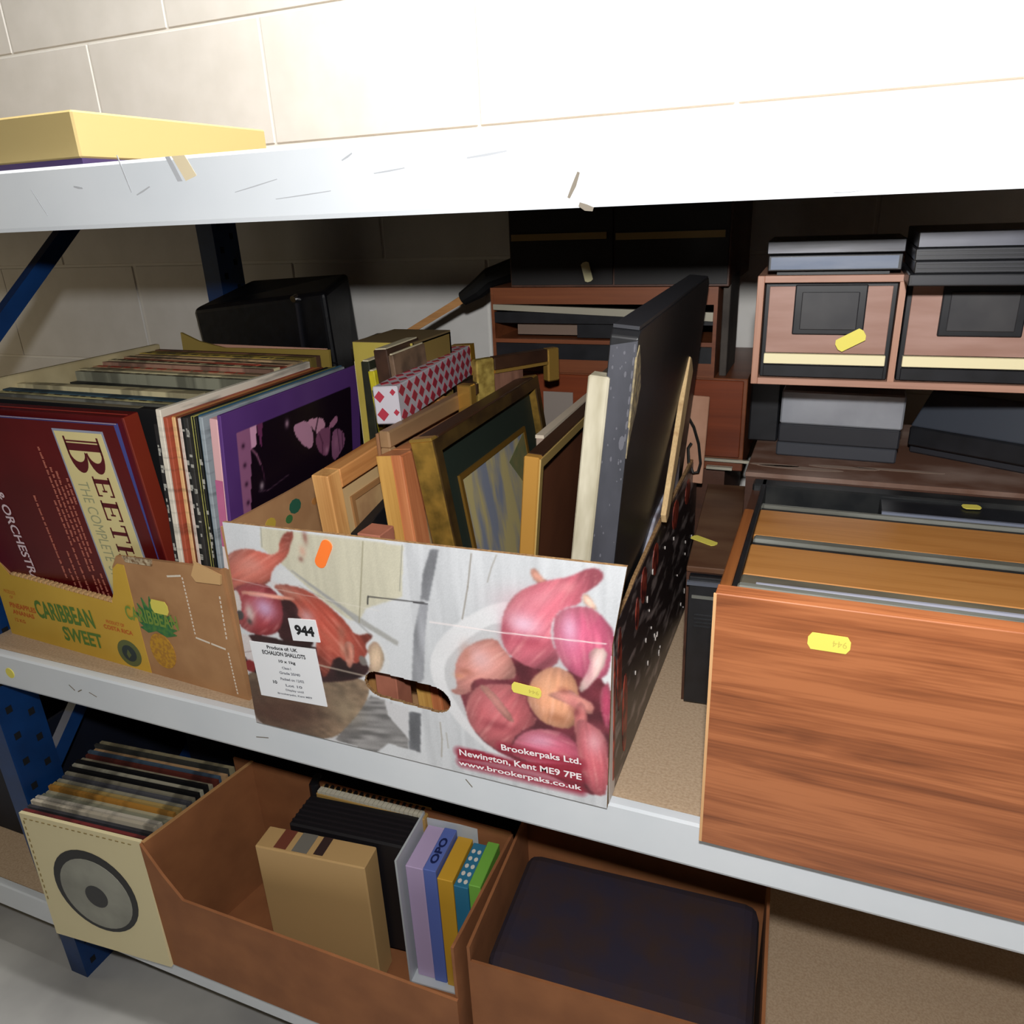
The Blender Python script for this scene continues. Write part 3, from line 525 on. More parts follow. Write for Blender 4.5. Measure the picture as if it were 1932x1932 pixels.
line([(.196, .262), (.19, .25), (.183, .235)], .002, (30, 12, 28)); line([(.228, .24), (.224, .215), (.215, .2)], .0022, (30, 12, 28)); line([(.198, .24), (.205, .225), (.203, .21)], .0015, (70, 30, 60)); glow(.215, .212, .005, .005, (210, 150, 180), .6); glow(.24, .215, .006, .01, (190, 130, 160), .4)
line([(.245, .235), (.25, .2)], .0012, (60, 24, 50)); line([(.258, .226), (.258, .2)], .0012, (60, 24, 50))
glow(.124, .274, .004, .005, (190, 150, 170), .9); glow(.063, .21, .004, .005, (200, 180, 190), .8); line([(.048, .263), (.058, .252), (.064, .238)], .0018, (170, 110, 140), .8); line([(.066, .235), (.07, .215)], .0012, (110, 60, 90), .6); line([(.056, .205), (.075, .2), (.12, .206)], .0012, (110, 80, 100), .5)
C = np.clip(C, 2, 255)
g_ = grid_mesh('cover_print', U, V, C, 0, vcol_mat('sleeve_print', .4), pu); g_.rotation_euler = (0, 0, R(90)); g_.location = (.0056, 0, 0); g_['label'] = 'purple bordered dark picture'

# ================================================================== BLACK CASE, ROD, BACK THINGS
vinyl = mat('black_vinyl', (14, 15, 20), .35, c2=(8, 8, 12), scale=60, bump=.15, spec=.5)
t = thing('carrying_case', 'black vinyl carrying case with a chrome stud standing behind the records', 'case', (-1.105, .56, .001), (0, 0, 0))
MB().hexa([(0, 0, 0), (.285, 0, 0), (.285, .10, 0), (0, .10, 0), (-.040, -.002, .425), (.266, -.002, .455), (.256, .10, .480), (.03, .10, .470)]).build('body', vinyl, t, .009, 3)
MB().box(-.026, -.0035, .330, .276, -.001, .3325).build('seam', mat('dark_seam', (4, 4, 6), .6), t)
chrome = mat('chrome', (220, 220, 220), .15, 1.)
MB().tube([(.203, -.008, .444), (.203, .004, .446)], .006, 12).build('stud', chrome, t); MB().box(.205, -.006, .34, .210, -.001, .437).build('strap', mat('dark_strap', (28, 28, 36), .5), t)
t = thing('black_bag', 'small black bag poking up between the records and the olive file', 'bag', (-.735, .46, .001), (0, 0, 0))
MB().hexa([(0, 0, 0), (.11, 0, 0), (.11, .06, 0), (0, .06, 0), (.0, 0, .385), (.10, .0, .395), (.10, .06, .40), (.02, .06, .395)]).build('body', vinyl, t, .01, 2)
ash = wood('ash_wood', (150, 104, 62), (190, 140, 88), 0, 14)
t = thing('racket', 'wooden shaft with a black grip slanting up against the back wall', 'racket', (-.76, .60, .362), (0, 0, 0))
MB().tube([(0, 0, -.36), (.02, 0, 0), (.182, 0, .084)], .009, 4).build('shaft', ash, t); MB().tube([(.172, 0, .079), (.20, 0, .094), (.225, 0, .112), (.27, 0, .126)], [.012, .016, .018, .019], 12).build('grip', mat('black_grip', (10, 10, 12), .6), t)

# ================================================================== CONTENTS OF THE SHALLOT CARTON
def box_thing(name, label, cat, loc, ang, parts, group=None):
    t = thing(name, label, cat, loc, ang, group)
    for pn, d, m, bv in parts: bx(pn, d, m, t, bv)
    return t
blkp0 = mat('black_plastic_bar', (22, 23, 26), .4)
pinewood = wood('pale_frame_wood', (176, 120, 66), (214, 162, 100), 2, 16); pinewood_y = wood('pale_frame_wood_long', (160, 100, 50), (200, 140, 82), 1, 16)
redwood = wood('reddish_frame_wood', (168, 96, 58), (196, 126, 82), 2, 14); gold = mat('worn_gilt', (178, 138, 62), .32, .55, c2=(110, 88, 40), scale=40, bump=.3); goldb = mat('bright_gilt', (212, 168, 84), .25, .75); darkbrown = mat('dark_brown_stain', (60, 38, 24), .4, c2=(40, 24, 16), scale=14, stretch=(1, .2, 1))
mountm = mat('cream_mount', (190, 160, 114), .7); backing = mat('backing_board', (150, 122, 90), .8)
def frame_side(name, label, dims, loc, ang, rail, outer, face, inner, slip=None, picture=None, group=None, edge=None):
    """picture frame seen from its right side: local x thickness, y length, z height; picture looks to +x"""
    t = thing(name, label, 'picture frame', loc, ang, group); th, L, H = dims
    def rail_poly(a0, b0, a1, b1): return (a0, b0, a1, b1)
    for nm, (y0, z0, y1, z1) in (('front_rail', (0, 0, rail, H)), ('back_rail', (L-rail, 0, L, H)), ('top_rail', (rail, H-rail, L-rail, H)), ('bottom_rail', (rail, 0, L-rail, rail))):
        b = bx(nm, (0, y0, z0, th, y1, z1), edge if edge and nm == 'top_rail' else outer, t, .0012)
    bx('backing', (.001, rail, rail, .004, L-rail, H-rail), backing, t)
    if face: # flat face border proud of the rails
        f = MB(); w_ = rail*1.0
        for (y0, z0, y1, z1) in ((.002, .002, w_, H-.002), (L-w_, .002, L-.002, H-.002), (w_, H-w_, L-w_, H-.002), (w_, .002, L-w_, w_)): f.box(th-.0005, y0, z0, th+.0015, y1, z1)
        f.build('face_moulding', face, t)
    bx('mount', (th*.55, rail, rail, th*.6, L-rail, H-rail), inner, t)
    if slip:
        m_, a, b = slip; f = MB()
        for (y0, z0, y1, z1) in ((a, a, a+b, H-a), (L-a-b, a, L-a, H-a), (a+b, H-a-b, L-a-b, H-a), (a+b, a, L-a-b, a+b)): f.box(th*.6, y0, z0, th*.72, y1, z1)
        f.build('slip_moulding', m_, t)
    if picture:
        m_, a = picture; bx('picture', (th*.6, a, a, th*.65, L-a, H-a), m_, t)
    return t
frame_side('picture_frame', 'light wooden frame with an arched cream mount, leftmost in the shallot carton', (.022, .30, .318), (-.500, .044, .006), (-1.9, 3.5, -.9), .022, pinewood, None, mountm, (mat('brown_slip', (150, 108, 66), .6), .042, .006), (mat('tan_print', (190, 156, 108), .7, c2=(160, 122, 84), scale=20), .05), edge=pinewood_y)
box_thing('picture_frame', 'thin greyish brown frame edge behind the light wooden frame', 'picture frame', (-.462, .10, .006), (0, 0, -1), [('back_board', (0, 0, 0, .004, .28, .345), mat('brown_paper', (140, 98, 66), .8), .001), ('top_rail', (.004, 0, .328, .018, .28, .348), mat('grey_brown_wood', (150, 118, 84), .5, c2=(120, 92, 66), scale=20, stretch=(1, .2, 1)), .002), ('front_rail', (.004, 0, 0, .018, .014, .328), mat('grey_brown_wood', (1, 1, 1)), .002)])
t = frame_side('picture_frame', 'chunky frame with a pale golden end and reddish side, second along', (.030, .30, .333), (-.417, .057, .003), (-1.5, -2.9, -6.1), .03, redwood, redwood, mountm, None, None)
bx('front_face', (-.0005, -.0012, .0, .018, .0002, .333), wood('golden_end_wood', (176, 128, 62), (206, 160, 86), 2, 18), t)
t = thing('plastic_bar', 'black plastic bar slanting between the two leftmost wooden frames', 'bar', (-.468, .03, .006), (0, 0, 0)); MB().prism([(0, .252), (.10, .272), (.20, .292), (.20, .262), (.10, .240), (0, .222)], 0, .012, 'yz').build('bar', blkp0, t, .001); bx('leg', (0, .19, 0, .012, .20, .24), blkp0, t)
t = thing('wood_block', 'short pinkish wood block behind the front panel between the wooden frames', 'block', (-.447, .012, .006), (0, 0, 0)); bx('block', (0, 0, 0, .028, .03, .262), mat('pink_wood', (176, 112, 90), .6, c2=(150, 92, 74), scale=20), t, .001)
gp = mat('landscape_paint', (176, 162, 112), .7, c2=(120, 126, 142), scale=12, stretch=(1, 3, .7), detail=5, ramp=(.42, .60)); gsl = mat('gilt_slip', (120, 88, 34), .4, .4)
t = frame_side('picture_frame', 'gilt frame with dark green mount around a blue and yellow landscape', (.0255, .327, .362), (-.342, .049, .004), (1, 0, -8.2), .016, gold, mat('dull_gilt_face', (84, 64, 30), .42, .3, c2=(54, 38, 22), scale=30), mat('dark_green_mount', (22, 34, 26), .7), (gsl, .058, .006), (gp, .064), edge=darkbrown)
bx('gilt_corner', (-.0005, -.001, .3595, .026, .012, .3635), goldb, t, .001)
MB().prism([(.20, .275), (.262, .297), (.262, .20), (.235, .17), (.24, .23)], .0166, .0172, 'yz').build('tree_print', mat('tree_paint', (96, 102, 66), .7, c2=(120, 110, 70), scale=40), t)
t = frame_side('picture_frame', 'narrow gold frame around a plain dark brown panel', (.016, .30, .352), (-.299, .047, .003), (3.1, -1.2, 4.7), .012, mat('flat_gold', (190, 140, 66), .35, .3), mat('pale_gold_face', (206, 174, 106), .35, .4), mat('dark_brown_panel', (112, 68, 46), .4, c2=(94, 56, 40), scale=8), (mat('gold_bead', (170, 136, 80), .35, .5, c2=(90, 70, 40), scale=200), .013, .010), None, edge=darkbrown)
for n_, (dims, loc, ang) in enumerate([((.019, .30, .446), (-.2395, .021, .002), (.6, .8, 6.1))]):
    t = thing('picture_frame', 'distressed off-white frame edge pressed against the tall black panel', 'picture frame', loc, ang)
    bx('rail', (0, 0, 0, .019, .018, .446), mat('distressed_white', (206, 200, 180), .6, c2=(150, 142, 118), scale=30, stretch=(1, 1, .25), bump=.3), t, .0015); bx('board', (.002, .018, 0, .015, .30, .440), mat('dark_board', (60, 48, 36), .7), t)
blk_can = mat('black_paint', (30, 31, 34), .42, c2=(24, 24, 26), scale=26, bump=.12); blk_edge = mat('grey_black_edge', (66, 67, 74), .5, c2=(54, 55, 61), scale=40, stretch=(1, 1, .4), bump=.2)
t = thing('canvas_panel', 'tall thick black painted panel with a chipped upper corner, rising above everything', 'panel', (-.2195, .025, .003), (.6, .8, 5.5))
MB().prism([(0, .004), (.004, 0), (.405, 0), (.405, .478), (.392, .486), (.006, .484), (.0, .478)], .0, .0245, 'yz').build('board', blk_can, t, .0015)
MB().prism([(.0008, .003), (.0012, .47), (.0242, .476), (.0242, .003)], -.0006, .003).build('front_edge', blk_edge, t)
bx('top_edge', (.001, .004, .4842, .0235, .39, .4872), mat('dusty_black_edge', (44, 45, 50), .5), t)
chipm = mat('chipped_board', (150, 136, 100), .8, c2=(96, 88, 78), scale=120, bump=.4)
MB().prism([(-.001, .462), (.004, .472), (.014, .458), (.028, .432), (.020, .41), (.008, .395), (.0, .372), (-.001, .42)], .0235, .0252, 'yz').build('chipped_corner', chipm, t)
mb = MB()
for k in range(30):
    x = .001+.022*rng.random(); z = .47-.20*rng.random()**1.6; r_ = rng.uniform(.0004, .0011); mb.prism(disc(6, x, z, r_, r_*rng.uniform(1, 3)), -.0009, .0)
for k in range(8): z = .47-.09*k/8; x = .0222; mb.prism(disc(6, x, z, .0009, .004), -.0010, .0)
mb.prism(disc(8, .0195, .386, .0025, .007), -.0011, 0); mb.prism(disc(6, .017, .07, .0014, .004), -.0011, 0)
k = mb.build('chips', mat('pale_chips', (88, 88, 95), .7), t); k['kind'] = 'stuff'
# things wedged behind the frames
t = thing('diamond_box', 'long white box patterned with red diamonds lying on top of the frames', 'box', (-.491, .142, .349), (9.6, -1.4, -2.2))
wcard = mat('white_card', (190, 186, 194), .4); bx('body', (0, 0, 0, .031, .341, .045), wcard, t, .0015)
rdm = mat('diamond_red', (164, 50, 66), .45); mb = MB()
for i in range(12):
    for j in range(3):
        y = .014+i*.027+(.0135 if j % 2 else 0); z = .0075+j*.0150
        if y > .325: continue
        mb.prism([(y-.0105, z), (y, z-.0072), (y+.0105, z), (y, min(z+.0078, .0445))], .0308, .0316, 'yz')
mb2 = MB()
for (x, z, s) in ((.008, .033, .007), (.025, .038, .004), (.010, .012, .008), (.027, .014, .004)): mb.prism([(x-s*.9, z), (x, z-s), (x+s*.9, z), (x, z+s)], -.0008, .0002)
for i in range(12):
    for j in range(2): x = .008+.014*j; y = .02+i*.026; mb.prism([(x-.006, y), (x, y-.010), (x+.006, y), (x, y+.010)], .0448, .0455, 'xy')
mb.build('diamond_print', rdm, t); bx('gold_end_band', (-.0004, .318, -.0004, .0318, .3415, .0454), mat('gold_band', (170, 128, 40), .4, .2), t)
olive = mat('olive_card', (186, 168, 78), .6, c2=(170, 152, 66), scale=10)
t = thing('magazine_file', 'olive cardboard file box with a cut-out front behind the diamond box', 'file box', (-.603, .279, .005), (0, 0, 0))
bx('front_panel', (0, -.001, 0, .092, .003, .416), olive, t); bx('side_panel', (.088, .003, 0, .092, .112, .414), mat('olive_brown_card', (128, 106, 54), .7), t); bx('side_panel', (0, .003, 0, .004, .112, .414), olive, t); bx('back_panel', (0, .108, 0, .092, .112, .414), olive, t); bx('top_panel', (.0, .0, .412, .092, .112, .4165), mat('olive_brown_card_top', (110, 92, 60), .7), t)
bx('white_slot', (.052, -.002, .345, .068, 0, .385), wcard, t); bx('dark_slot', (.048, -.0016, .30, .052, 0, .39), cmat((70, 56, 34)), t)
t = thing('card_sheet', 'cream card standing beside the right edge of the purple sleeve', 'card', (-.6085, .284, .006), (0, 0, 0)); bx('sheet', (0, 0, 0, .003, .036, .388), cmat((204, 194, 156), .6), t, .0008)
for i, (x, y, th, c, top, nm) in enumerate(((-.552, .215, .012, (40, 42, 30), .408, 'dark green paperback nearest the purple sleeve'), (-.512, .21, .009, (204, 190, 40), .398, 'yellow and black booklet between the purple sleeve and the file box'), (-.502, .215, .019, (66, 44, 32), .424, 'dark brown book standing in front of the olive file box'), (-.482, .215, .007, (120, 96, 76), .418, 'worn cream booklet leaning on the dark brown book'))):
    t = thing('book', nm, 'book', (x, y, .006), (2, 0, -4 if i else 0)); bx('cover', (0, 0, 0, th, .09, top-.006), mat('book_%d' % i, c, .5, c2=tuple(int(v*.7) for v in c), scale=40), t, .001); bx('pages', (.002, .002, top-.0062, th-.002, .088, top-.0045), cmat((200, 190, 160)), t)
    if i == 1: mb = MB(); [mb.box(0.002, -.0008, z, .009, .0, z+.008) for z in np.arange(.30, top-.02, .02)]; mb.build('black_lettering', cmat((24, 24, 22)), t)
t = thing('picture_frame', 'small bright gilt frame with brown top rail at the back of the carton', 'picture frame', (-.430, .30, .006), (55, 0, 0))
bx('left_rail', (0, 0, 0, .028, .014, .391), mat('speckled_gilt', (206, 180, 96), .3, .5, c2=(150, 124, 60), scale=80, bump=.4), t, .002); bx('right_rail', (.115, 0, .345, .135, .014, .391), goldb, t, .002); bx('top_rail', (.028, .0, .374, .115, .014, .391), darkbrown, t, .001); bx('inner_edge', (.028, -.0005, .370, .115, .013, .374), goldb, t); bx('picture', (.028, .004, 0, .075, .010, .370), mat('brown_streak_print', (120, 84, 66), .6, c2=(80, 52, 40), scale=20, stretch=(3, 1, .3)), t)
t = thing('picture_frame', 'thin gold frame corner standing in front of the bright gilt frame', 'picture frame', (-.452, .28, .006), (-4, 0, 0)); bx('front_rail', (0, 0, 0, .021, .016, .362), goldb, t, .0015); bx('top_rail', (.0, .016, .346, .021, .15, .362), darkbrown, t, .0015); bx('back_board', (.002, .016, 0, .006, .15, .346), backing, t)
t = thing('picture_frame', 'pale topped canvas frame between the green and brown pictures', 'picture frame', (-.318, .215, .006), (1, 0, 0)); bx('board', (0, 0, 0, .010, .27, .318), mat('grey_canvas_back', (150, 132, 118), .8), t, .001); bx('top_edge', (-.0004, 0, .3175, .0105, .27, .3215), cmat((206, 192, 172)), t)
t = thing('wood_strip', 'splintered pale wood strip leaning beside the black panel', 'strip', (-.1655, .215, .232), (0, 0, 0))
MB().prism([(0, 0), (.012, .004), (.085, .085), (.140, .150), (.128, .168), (.118, .172), (.04, .07), (-.006, .012)], .001, .0075, 'yz').build('strip', wood('splintered_wood', (176, 140, 96), (214, 184, 134), 2, 20, .8), t, .001)
t = thing('card_sheet', 'pinkish brown card standing at the back right corner of the shallot carton', 'card', (-.188, .452, .2), (0, 0, 2)); bx('sheet', (.002, 0, 0, .034, .004, .128), mat('pink_brown_card', (178, 136, 112), .7, c2=(160, 118, 94), scale=20), t, .001)
t = tag(MB().tube([(-.178, .447, .300), (-.168, .444, .285), (-.160, .442, .262), (-.1555, .438, .235), (-.158, .436, .222), (-.165, .436, .220), (-.172, .438, .235), (-.174, .44, .255), (-.170, .442, .262)], .0022, 6).build('cable', mat('black_cable', (24, 22, 20), .5)), 'loop of thin black cable hanging over the pinkish card', 'cable')
t = thing('plastic_bag', 'crumpled whitish plastic wedged along the right wall of the shallot carton', 'bag', (-.178, .17, .19), (0, 0, 0))
MB().prism([(0, 0), (.05, .03), (.12, .03), (.19, .03), (.20, .075), (.16, .085), (.11, .055), (.05, .045), (.01, .02)], 0, .006, 'yz').build('bag', mat('cloudy_plastic', (170, 176, 192), .4, c2=(120, 108, 112), scale=40, bump=.6), t, .002)

# ================================================================== STORAGE UNITS BEHIND THE CARTON
lam_r = wood('rear_laminate', (96, 50, 28), (120, 68, 40), 0, 10, .4); lam_dark = wood('dark_side_laminate', (52, 30, 20), (74, 44, 30), 1, 9, .5)
dusty = mat('dusty_brown_top', (98, 66, 50), .7, c2=(144, 122, 110), scale=8, stretch=(1, 1.8, 1), detail=6, ramp=(.42, .66)); blkp = mat('black_plastic', (22, 23, 26), .35, c2=(30, 31, 35), scale=40, spec=.5)
silver = mat('silver_strip', (190, 186, 168), .3, .5); creamstrip = mat('cream_strip', (232, 222, 180), .4); dust_grey = mat('dusty_grey_strip', (120, 122, 116), .6, c2=(92, 92, 84), scale=20, stretch=(.5, 3, 1))
lamp_ = wood('pink_laminate', (150, 108, 90), (178, 136, 116), 0, 22, .5, .7)
# low unit under everything, black drawer fronts to the aisle
t = thing('cassette_drawer_unit', 'low cassette drawer unit with dusty brown top and black front beside the big teak unit', 'storage unit', (-.130, .192, .001), (4, 0, 0))
bx('body', (0, .012, 0, .055, .298, .179), lam_dark, t); bx('top_panel', (0, .008, .179, .055, .298, .186), mat('dusty_dark_top', (84, 54, 36), .5, c2=(104, 76, 54), scale=10, stretch=(1, 3, 1)), t, .001)
bx('drawer_front', (.004, 0, .006, .053, .012, .177), blkp, t, .001)
mb = MB(); [mb.box(.012, -.0015, z, .046, .0005, z+.0016) for z in (.112, .117, .122, .127)]; mb.build('ribs', blkp, t); bx('label_slot', (.008, -.0012, .150, .034, .0, .154), dust_grey, t); bx('front_lip', (.002, -.004, .168, .054, .002, .172), mat('grey_lip', (84, 88, 98), .3), t)
s = sticker(t, (.013, .085, .1868), .036, .013, (-90, 0, -34), label='yellow price sticker on the dusty top')
# second tier at the back: reddish drawer unit
t = thing('cassette_drawer_unit', 'reddish wood drawer unit at the back under the open-drawer unit', 'storage unit', (-.49, .50, .205), (0, 0, 0))
bx('body', (0, .004, 0, .385, .26, .137), lam_r, t, .001); bx('drawer_front', (.19, -.002, .022, .38, .004, .135), wood('red_front', (90, 40, 22), (118, 56, 30), 0, 8, .35), t, .001); bx('drawer_front', (.005, -.002, .022, .185, .004, .135), wood('red_front', (1, 1, 1), (1, 1, 1)), t, .001)
bx('grey_panel', (.080, -.0035, .050, .128, -.0015, .108), mat('grey_card_panel', (132, 122, 114), .7), t); bx('handle_strip', (.19, -.005, .0155, .40, .0, .0195), silver, t); bx('handle_strip', (.335, -.008, .004, .372, .0, .008), silver, t)
bx('foot', (.0, .01, -.204, .36, .25, 0), lam_dark, t)
# third tier: unit with a pulled-out drawer
t = thing('cassette_drawer_unit', 'open-fronted wooden drawer unit with a silver strip behind the black panel', 'storage unit', (-.493, .50, .3425), (0, 0, 0))
bx('side_panel', (0, 0, 0, .005, .25, .126), lam_r, t); bx('side_panel', (.336, 0, 0, .341, .25, .126), lam_r, t); bx('top_panel', (.005, .0, .122, .336, .25, .126), lam_r, t); bx('back_panel', (.005, .245, .004, .336, .25, .122), lam_dark, t); bx('base_panel', (.005, 0, 0, .336, .25, .004), lam_r, t)
bx('drawer_front', (.005, .001, .102, .336, .006, .122), lam_r, t); MB().hexa([(.005, -.004, .094), (.336, -.004, .080), (.336, .004, .080), (.005, .004, .094), (.005, -.004, .102), (.336, -.004, .092), (.336, .004, .092), (.005, .004, .102)]).build('silver_strip', silver, t); bx('black_bar', (.005, 0, .074, .336, .012, .090), blkp, t)
bx('tray_wall', (.035, .02, .054, .135, .03, .076), mat('grey_brown_card', (110, 92, 80), .7), t); bx('cassette', (.135, .010, .052, .24, .02, .078), blkp, t); bx('shelf_edge', (.005, 0, .044, .336, .2, .050), lam_r, t); bx('drawer_front', (.005, .002, .020, .336, .014, .043), blkp, t); bx('drawer_front', (.005, .001, .004, .336, .008, .020), lam_r, t)
# top tier in the shadow
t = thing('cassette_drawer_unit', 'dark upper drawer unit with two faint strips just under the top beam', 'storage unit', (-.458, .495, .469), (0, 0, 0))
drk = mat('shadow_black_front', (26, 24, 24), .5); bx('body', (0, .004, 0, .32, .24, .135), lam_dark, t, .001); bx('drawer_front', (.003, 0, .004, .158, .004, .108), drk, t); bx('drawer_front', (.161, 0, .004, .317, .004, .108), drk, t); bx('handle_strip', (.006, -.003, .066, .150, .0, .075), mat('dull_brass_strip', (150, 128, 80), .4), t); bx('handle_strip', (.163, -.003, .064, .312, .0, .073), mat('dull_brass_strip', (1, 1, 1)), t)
sticker(t, (.122, -.006, .022), .028, .012, (0, 75, 0), m=mat('shade_toned_sticker', (196, 190, 150), .6), label='dim price sticker')  # sticker yellow toned down to beige to stand in for the shade here
t = thing('side_board', 'dark dusty board standing between the open-drawer unit and the right-hand stack', 'board', (-.148, .52, .342), (0, 0, 0)); bx('board', (0, 0, 0, .010, .10, .14), mat('dusty_dark_board', (52, 46, 42), .8, c2=(78, 72, 66), scale=18), t, .001)

# ================================================================== BIG TEAK UNIT LYING ON ITS BACK
teak = wood('teak_front', (110, 58, 28), (172, 104, 62), 0, 19, .42, .95, (150, 86, 48), coat=.15); teak_y = wood('teak_rail', (126, 70, 32), (160, 98, 50), 1, 12, .42)
orange_w = wood('orange_drawer_wood', (156, 98, 42), (186, 128, 68), 0, 14, .42, .7)
X1 = .42
t = thing('cassette_storage_unit', 'large teak cassette unit lying on its back, drawers facing up, nearest the camera', 'storage unit', (-.0705, -.021, .0005), (0, 0, 0))
MB().hexa([(0, 0, 0), (X1, 0, 0), (X1, .018, 0), (0, .018, 0), (0, 0, .2715), (X1, 0, .274), (X1, .018, .274), (0, .018, .2715)]).build('front_panel', teak, t, .0008)
bx('pale_edge', (-.0012, -.0006, .001, .0014, .0015, .271), mat('pale_wood_edge', (206, 160, 112), .6), t)
bx('side_rail', (0, .018, 0, .010, .215, .267), teak_y, t, .001); bx('base_panel', (.01, .018, 0, X1, .33, .012), lam_dark, t); bx('back_panel', (.0, .322, 0, X1, .332, .262), lam_dark, t); bx('side_rail', (0, .215, 0, .010, .322, .258), lam_dark, t)
bx('side_rail', (X1-.010, .018, 0, X1, .322, .267), teak_y, t, .001); bx('inner_frame', (.010, .018, .235, .0155, .322, .266), blkp, t, .001)
bx('front_edge_strip', (.0155, .018, .245, X1, .028, .272), dust_grey, t, .002); bx('black_groove', (.0155, .028, .240, X1, .040, .262), blkp, t); MB().tube([(.03, .035, .266), (.13, .035, .267), (.26, .035, .268)], .0032, 10).build('cable_tube', mat('pale_grey_tube', (150, 152, 166), .35), t)
bx('drawer_lip', (.0155, .040, .235, X1, .060, .264), mat('dusty_olive_strip', (120, 112, 92), .7, c2=(86, 82, 72), scale=16, stretch=(.6, 2, 1)), t, .0015)
def drawer(y0, y1, y2):
    d = bx('drawer_front', (.016, y0, .225, X1, y1, .2635), orange_w, t, .001)
    MB().box(.0165, y1+.0005, .225, X1, y1+.008, .262).build('drawer_gap', blkp, t); k = bx('handle_strip', (.017, y1+.009, .225, X1, y2, .265), dust_grey, t, .002); k['label'] = 'dusty grey plastic handle strip'
drawer(.061, .130, .152); drawer(.154, .226, .240)
bx('grey_ledge', (.0155, .241, .225, X1, .250, .262), dust_grey, t, .001); bx('drawer_front', (.137, .2505, .225, X1, .298, .262), blkp, t, .001); bx('drawer_edge', (.137, .2495, .255, .29, .253, .2645), mat('blue_grey_edge', (110, 116, 132), .4), t)
bx('frame_end', (.0, .300, .2, X1, .321, .266), mat('black_end_frame', (24, 26, 28), .4, c2=(60, 60, 58), scale=12), t, .002); bx('drawer_bed', (.016, .25, .18, .137, .298, .2), lam_dark, t)
sticker(t, (.0925, -.0012, .2405), .0325, .0155, (0, 0, 0), txt='944', label='yellow price sticker on the teak front')
sticker(t, (.2255, .292, .2640), .018, .013, (-90, 0, 8), label='small yellow sticker on the black end')
MB().prism([(.36, .118), (.372, .113), (.38, .118), (.372, .123)], -.0006, 0).build('knot', mat('dark_knot', (104, 54, 30), .5), t)
# dusty topped unit behind it
t = thing('cassette_storage_unit', 'brown storage unit with a very dusty top behind the teak unit', 'storage unit', (-.082, .314, .001), (0, 0, 0))
bx('body', (0, 0, 0, .50, .268, .262), lam_dark, t); bx('top_panel', (-.001, -.001, .262, .50, .268, .268), dusty, t, .001)
mb = MB()
for (x, y, l, w_) in ((.06, .03, .05, .006), (.03, .035, .03, .005), (.11, .045, .04, .006), (.17, .05, .05, .004)): mb.prism(disc(12, x, y, l, w_), .2678, .2683, 'xy')
mb.build('dust_smear', mat('pale_dust', (138, 118, 104), .9), t)
# black cassette cases on it
lightcase = mat('worn_grey_plastic', (118, 121, 128), .30, c2=(158, 161, 168), scale=9, detail=5, spec=.8, ramp=(.35, .7)); case_m = mat('dark_case_plastic', (40, 41, 46), .4)
t = thing('cassette_case', 'worn shiny grey cassette case stack under the two-drawer unit', 'cassette case', (-.054, .388, .2695), (-1.5, 0, 0), 'cassette cases on the dusty top')
bx('lower_case', (0, .002, 0, .140, .19, .018), mat('grey_case_plastic', (58, 60, 66), .4), t, .002); bx('middle_case', (.001, 0, .0185, .141, .19, .0425), case_m, t, .002); bx('upper_case', (.002, -.001, .0432, .142, .19, .0855), lightcase, t, .002)
t = thing('cassette_case', 'larger black cassette case turned askew on the dusty top', 'cassette case', (.098, .432, .2695), (-27, 0, 0), 'cassette cases on the dusty top')
bx('lower_case', (0, .012, 0, .26, .12, .012), case_m, t, .002); bx('middle_case', (.002, .0, .0125, .26, .12, .037), blkp, t, .002); MB().hexa([(.003, -.001, .0375), (.26, -.001, .0375), (.26, .12, .0375), (.003, .12, .0375), (.018, .012, .083), (.26, .012, .083), (.26, .12, .083), (.018, .12, .083)]).build('upper_case', mat('blue_black_plastic', (52, 57, 66), .35), t, .002)
t = thing('cassette_case', 'black case added as the dark shadow beside the worn grey one', 'cassette case', (-.095, .45, .2695), (0, 0, 0), 'cassette cases on the dusty top'); bx('shell', (0, 0, 0, .038, .12, .085), blkp, t, .002)  # black block put in for the shadow left of the stack
t = thing('cassette_case', 'plain black case propping up the back of the two-drawer unit', 'cassette case', (-.04, .45, .3556), (0, 0, 0), 'cassette cases on the dusty top'); bx('shell', (0, 0, 0, .12, .12, .0360), blkp, t, .002)
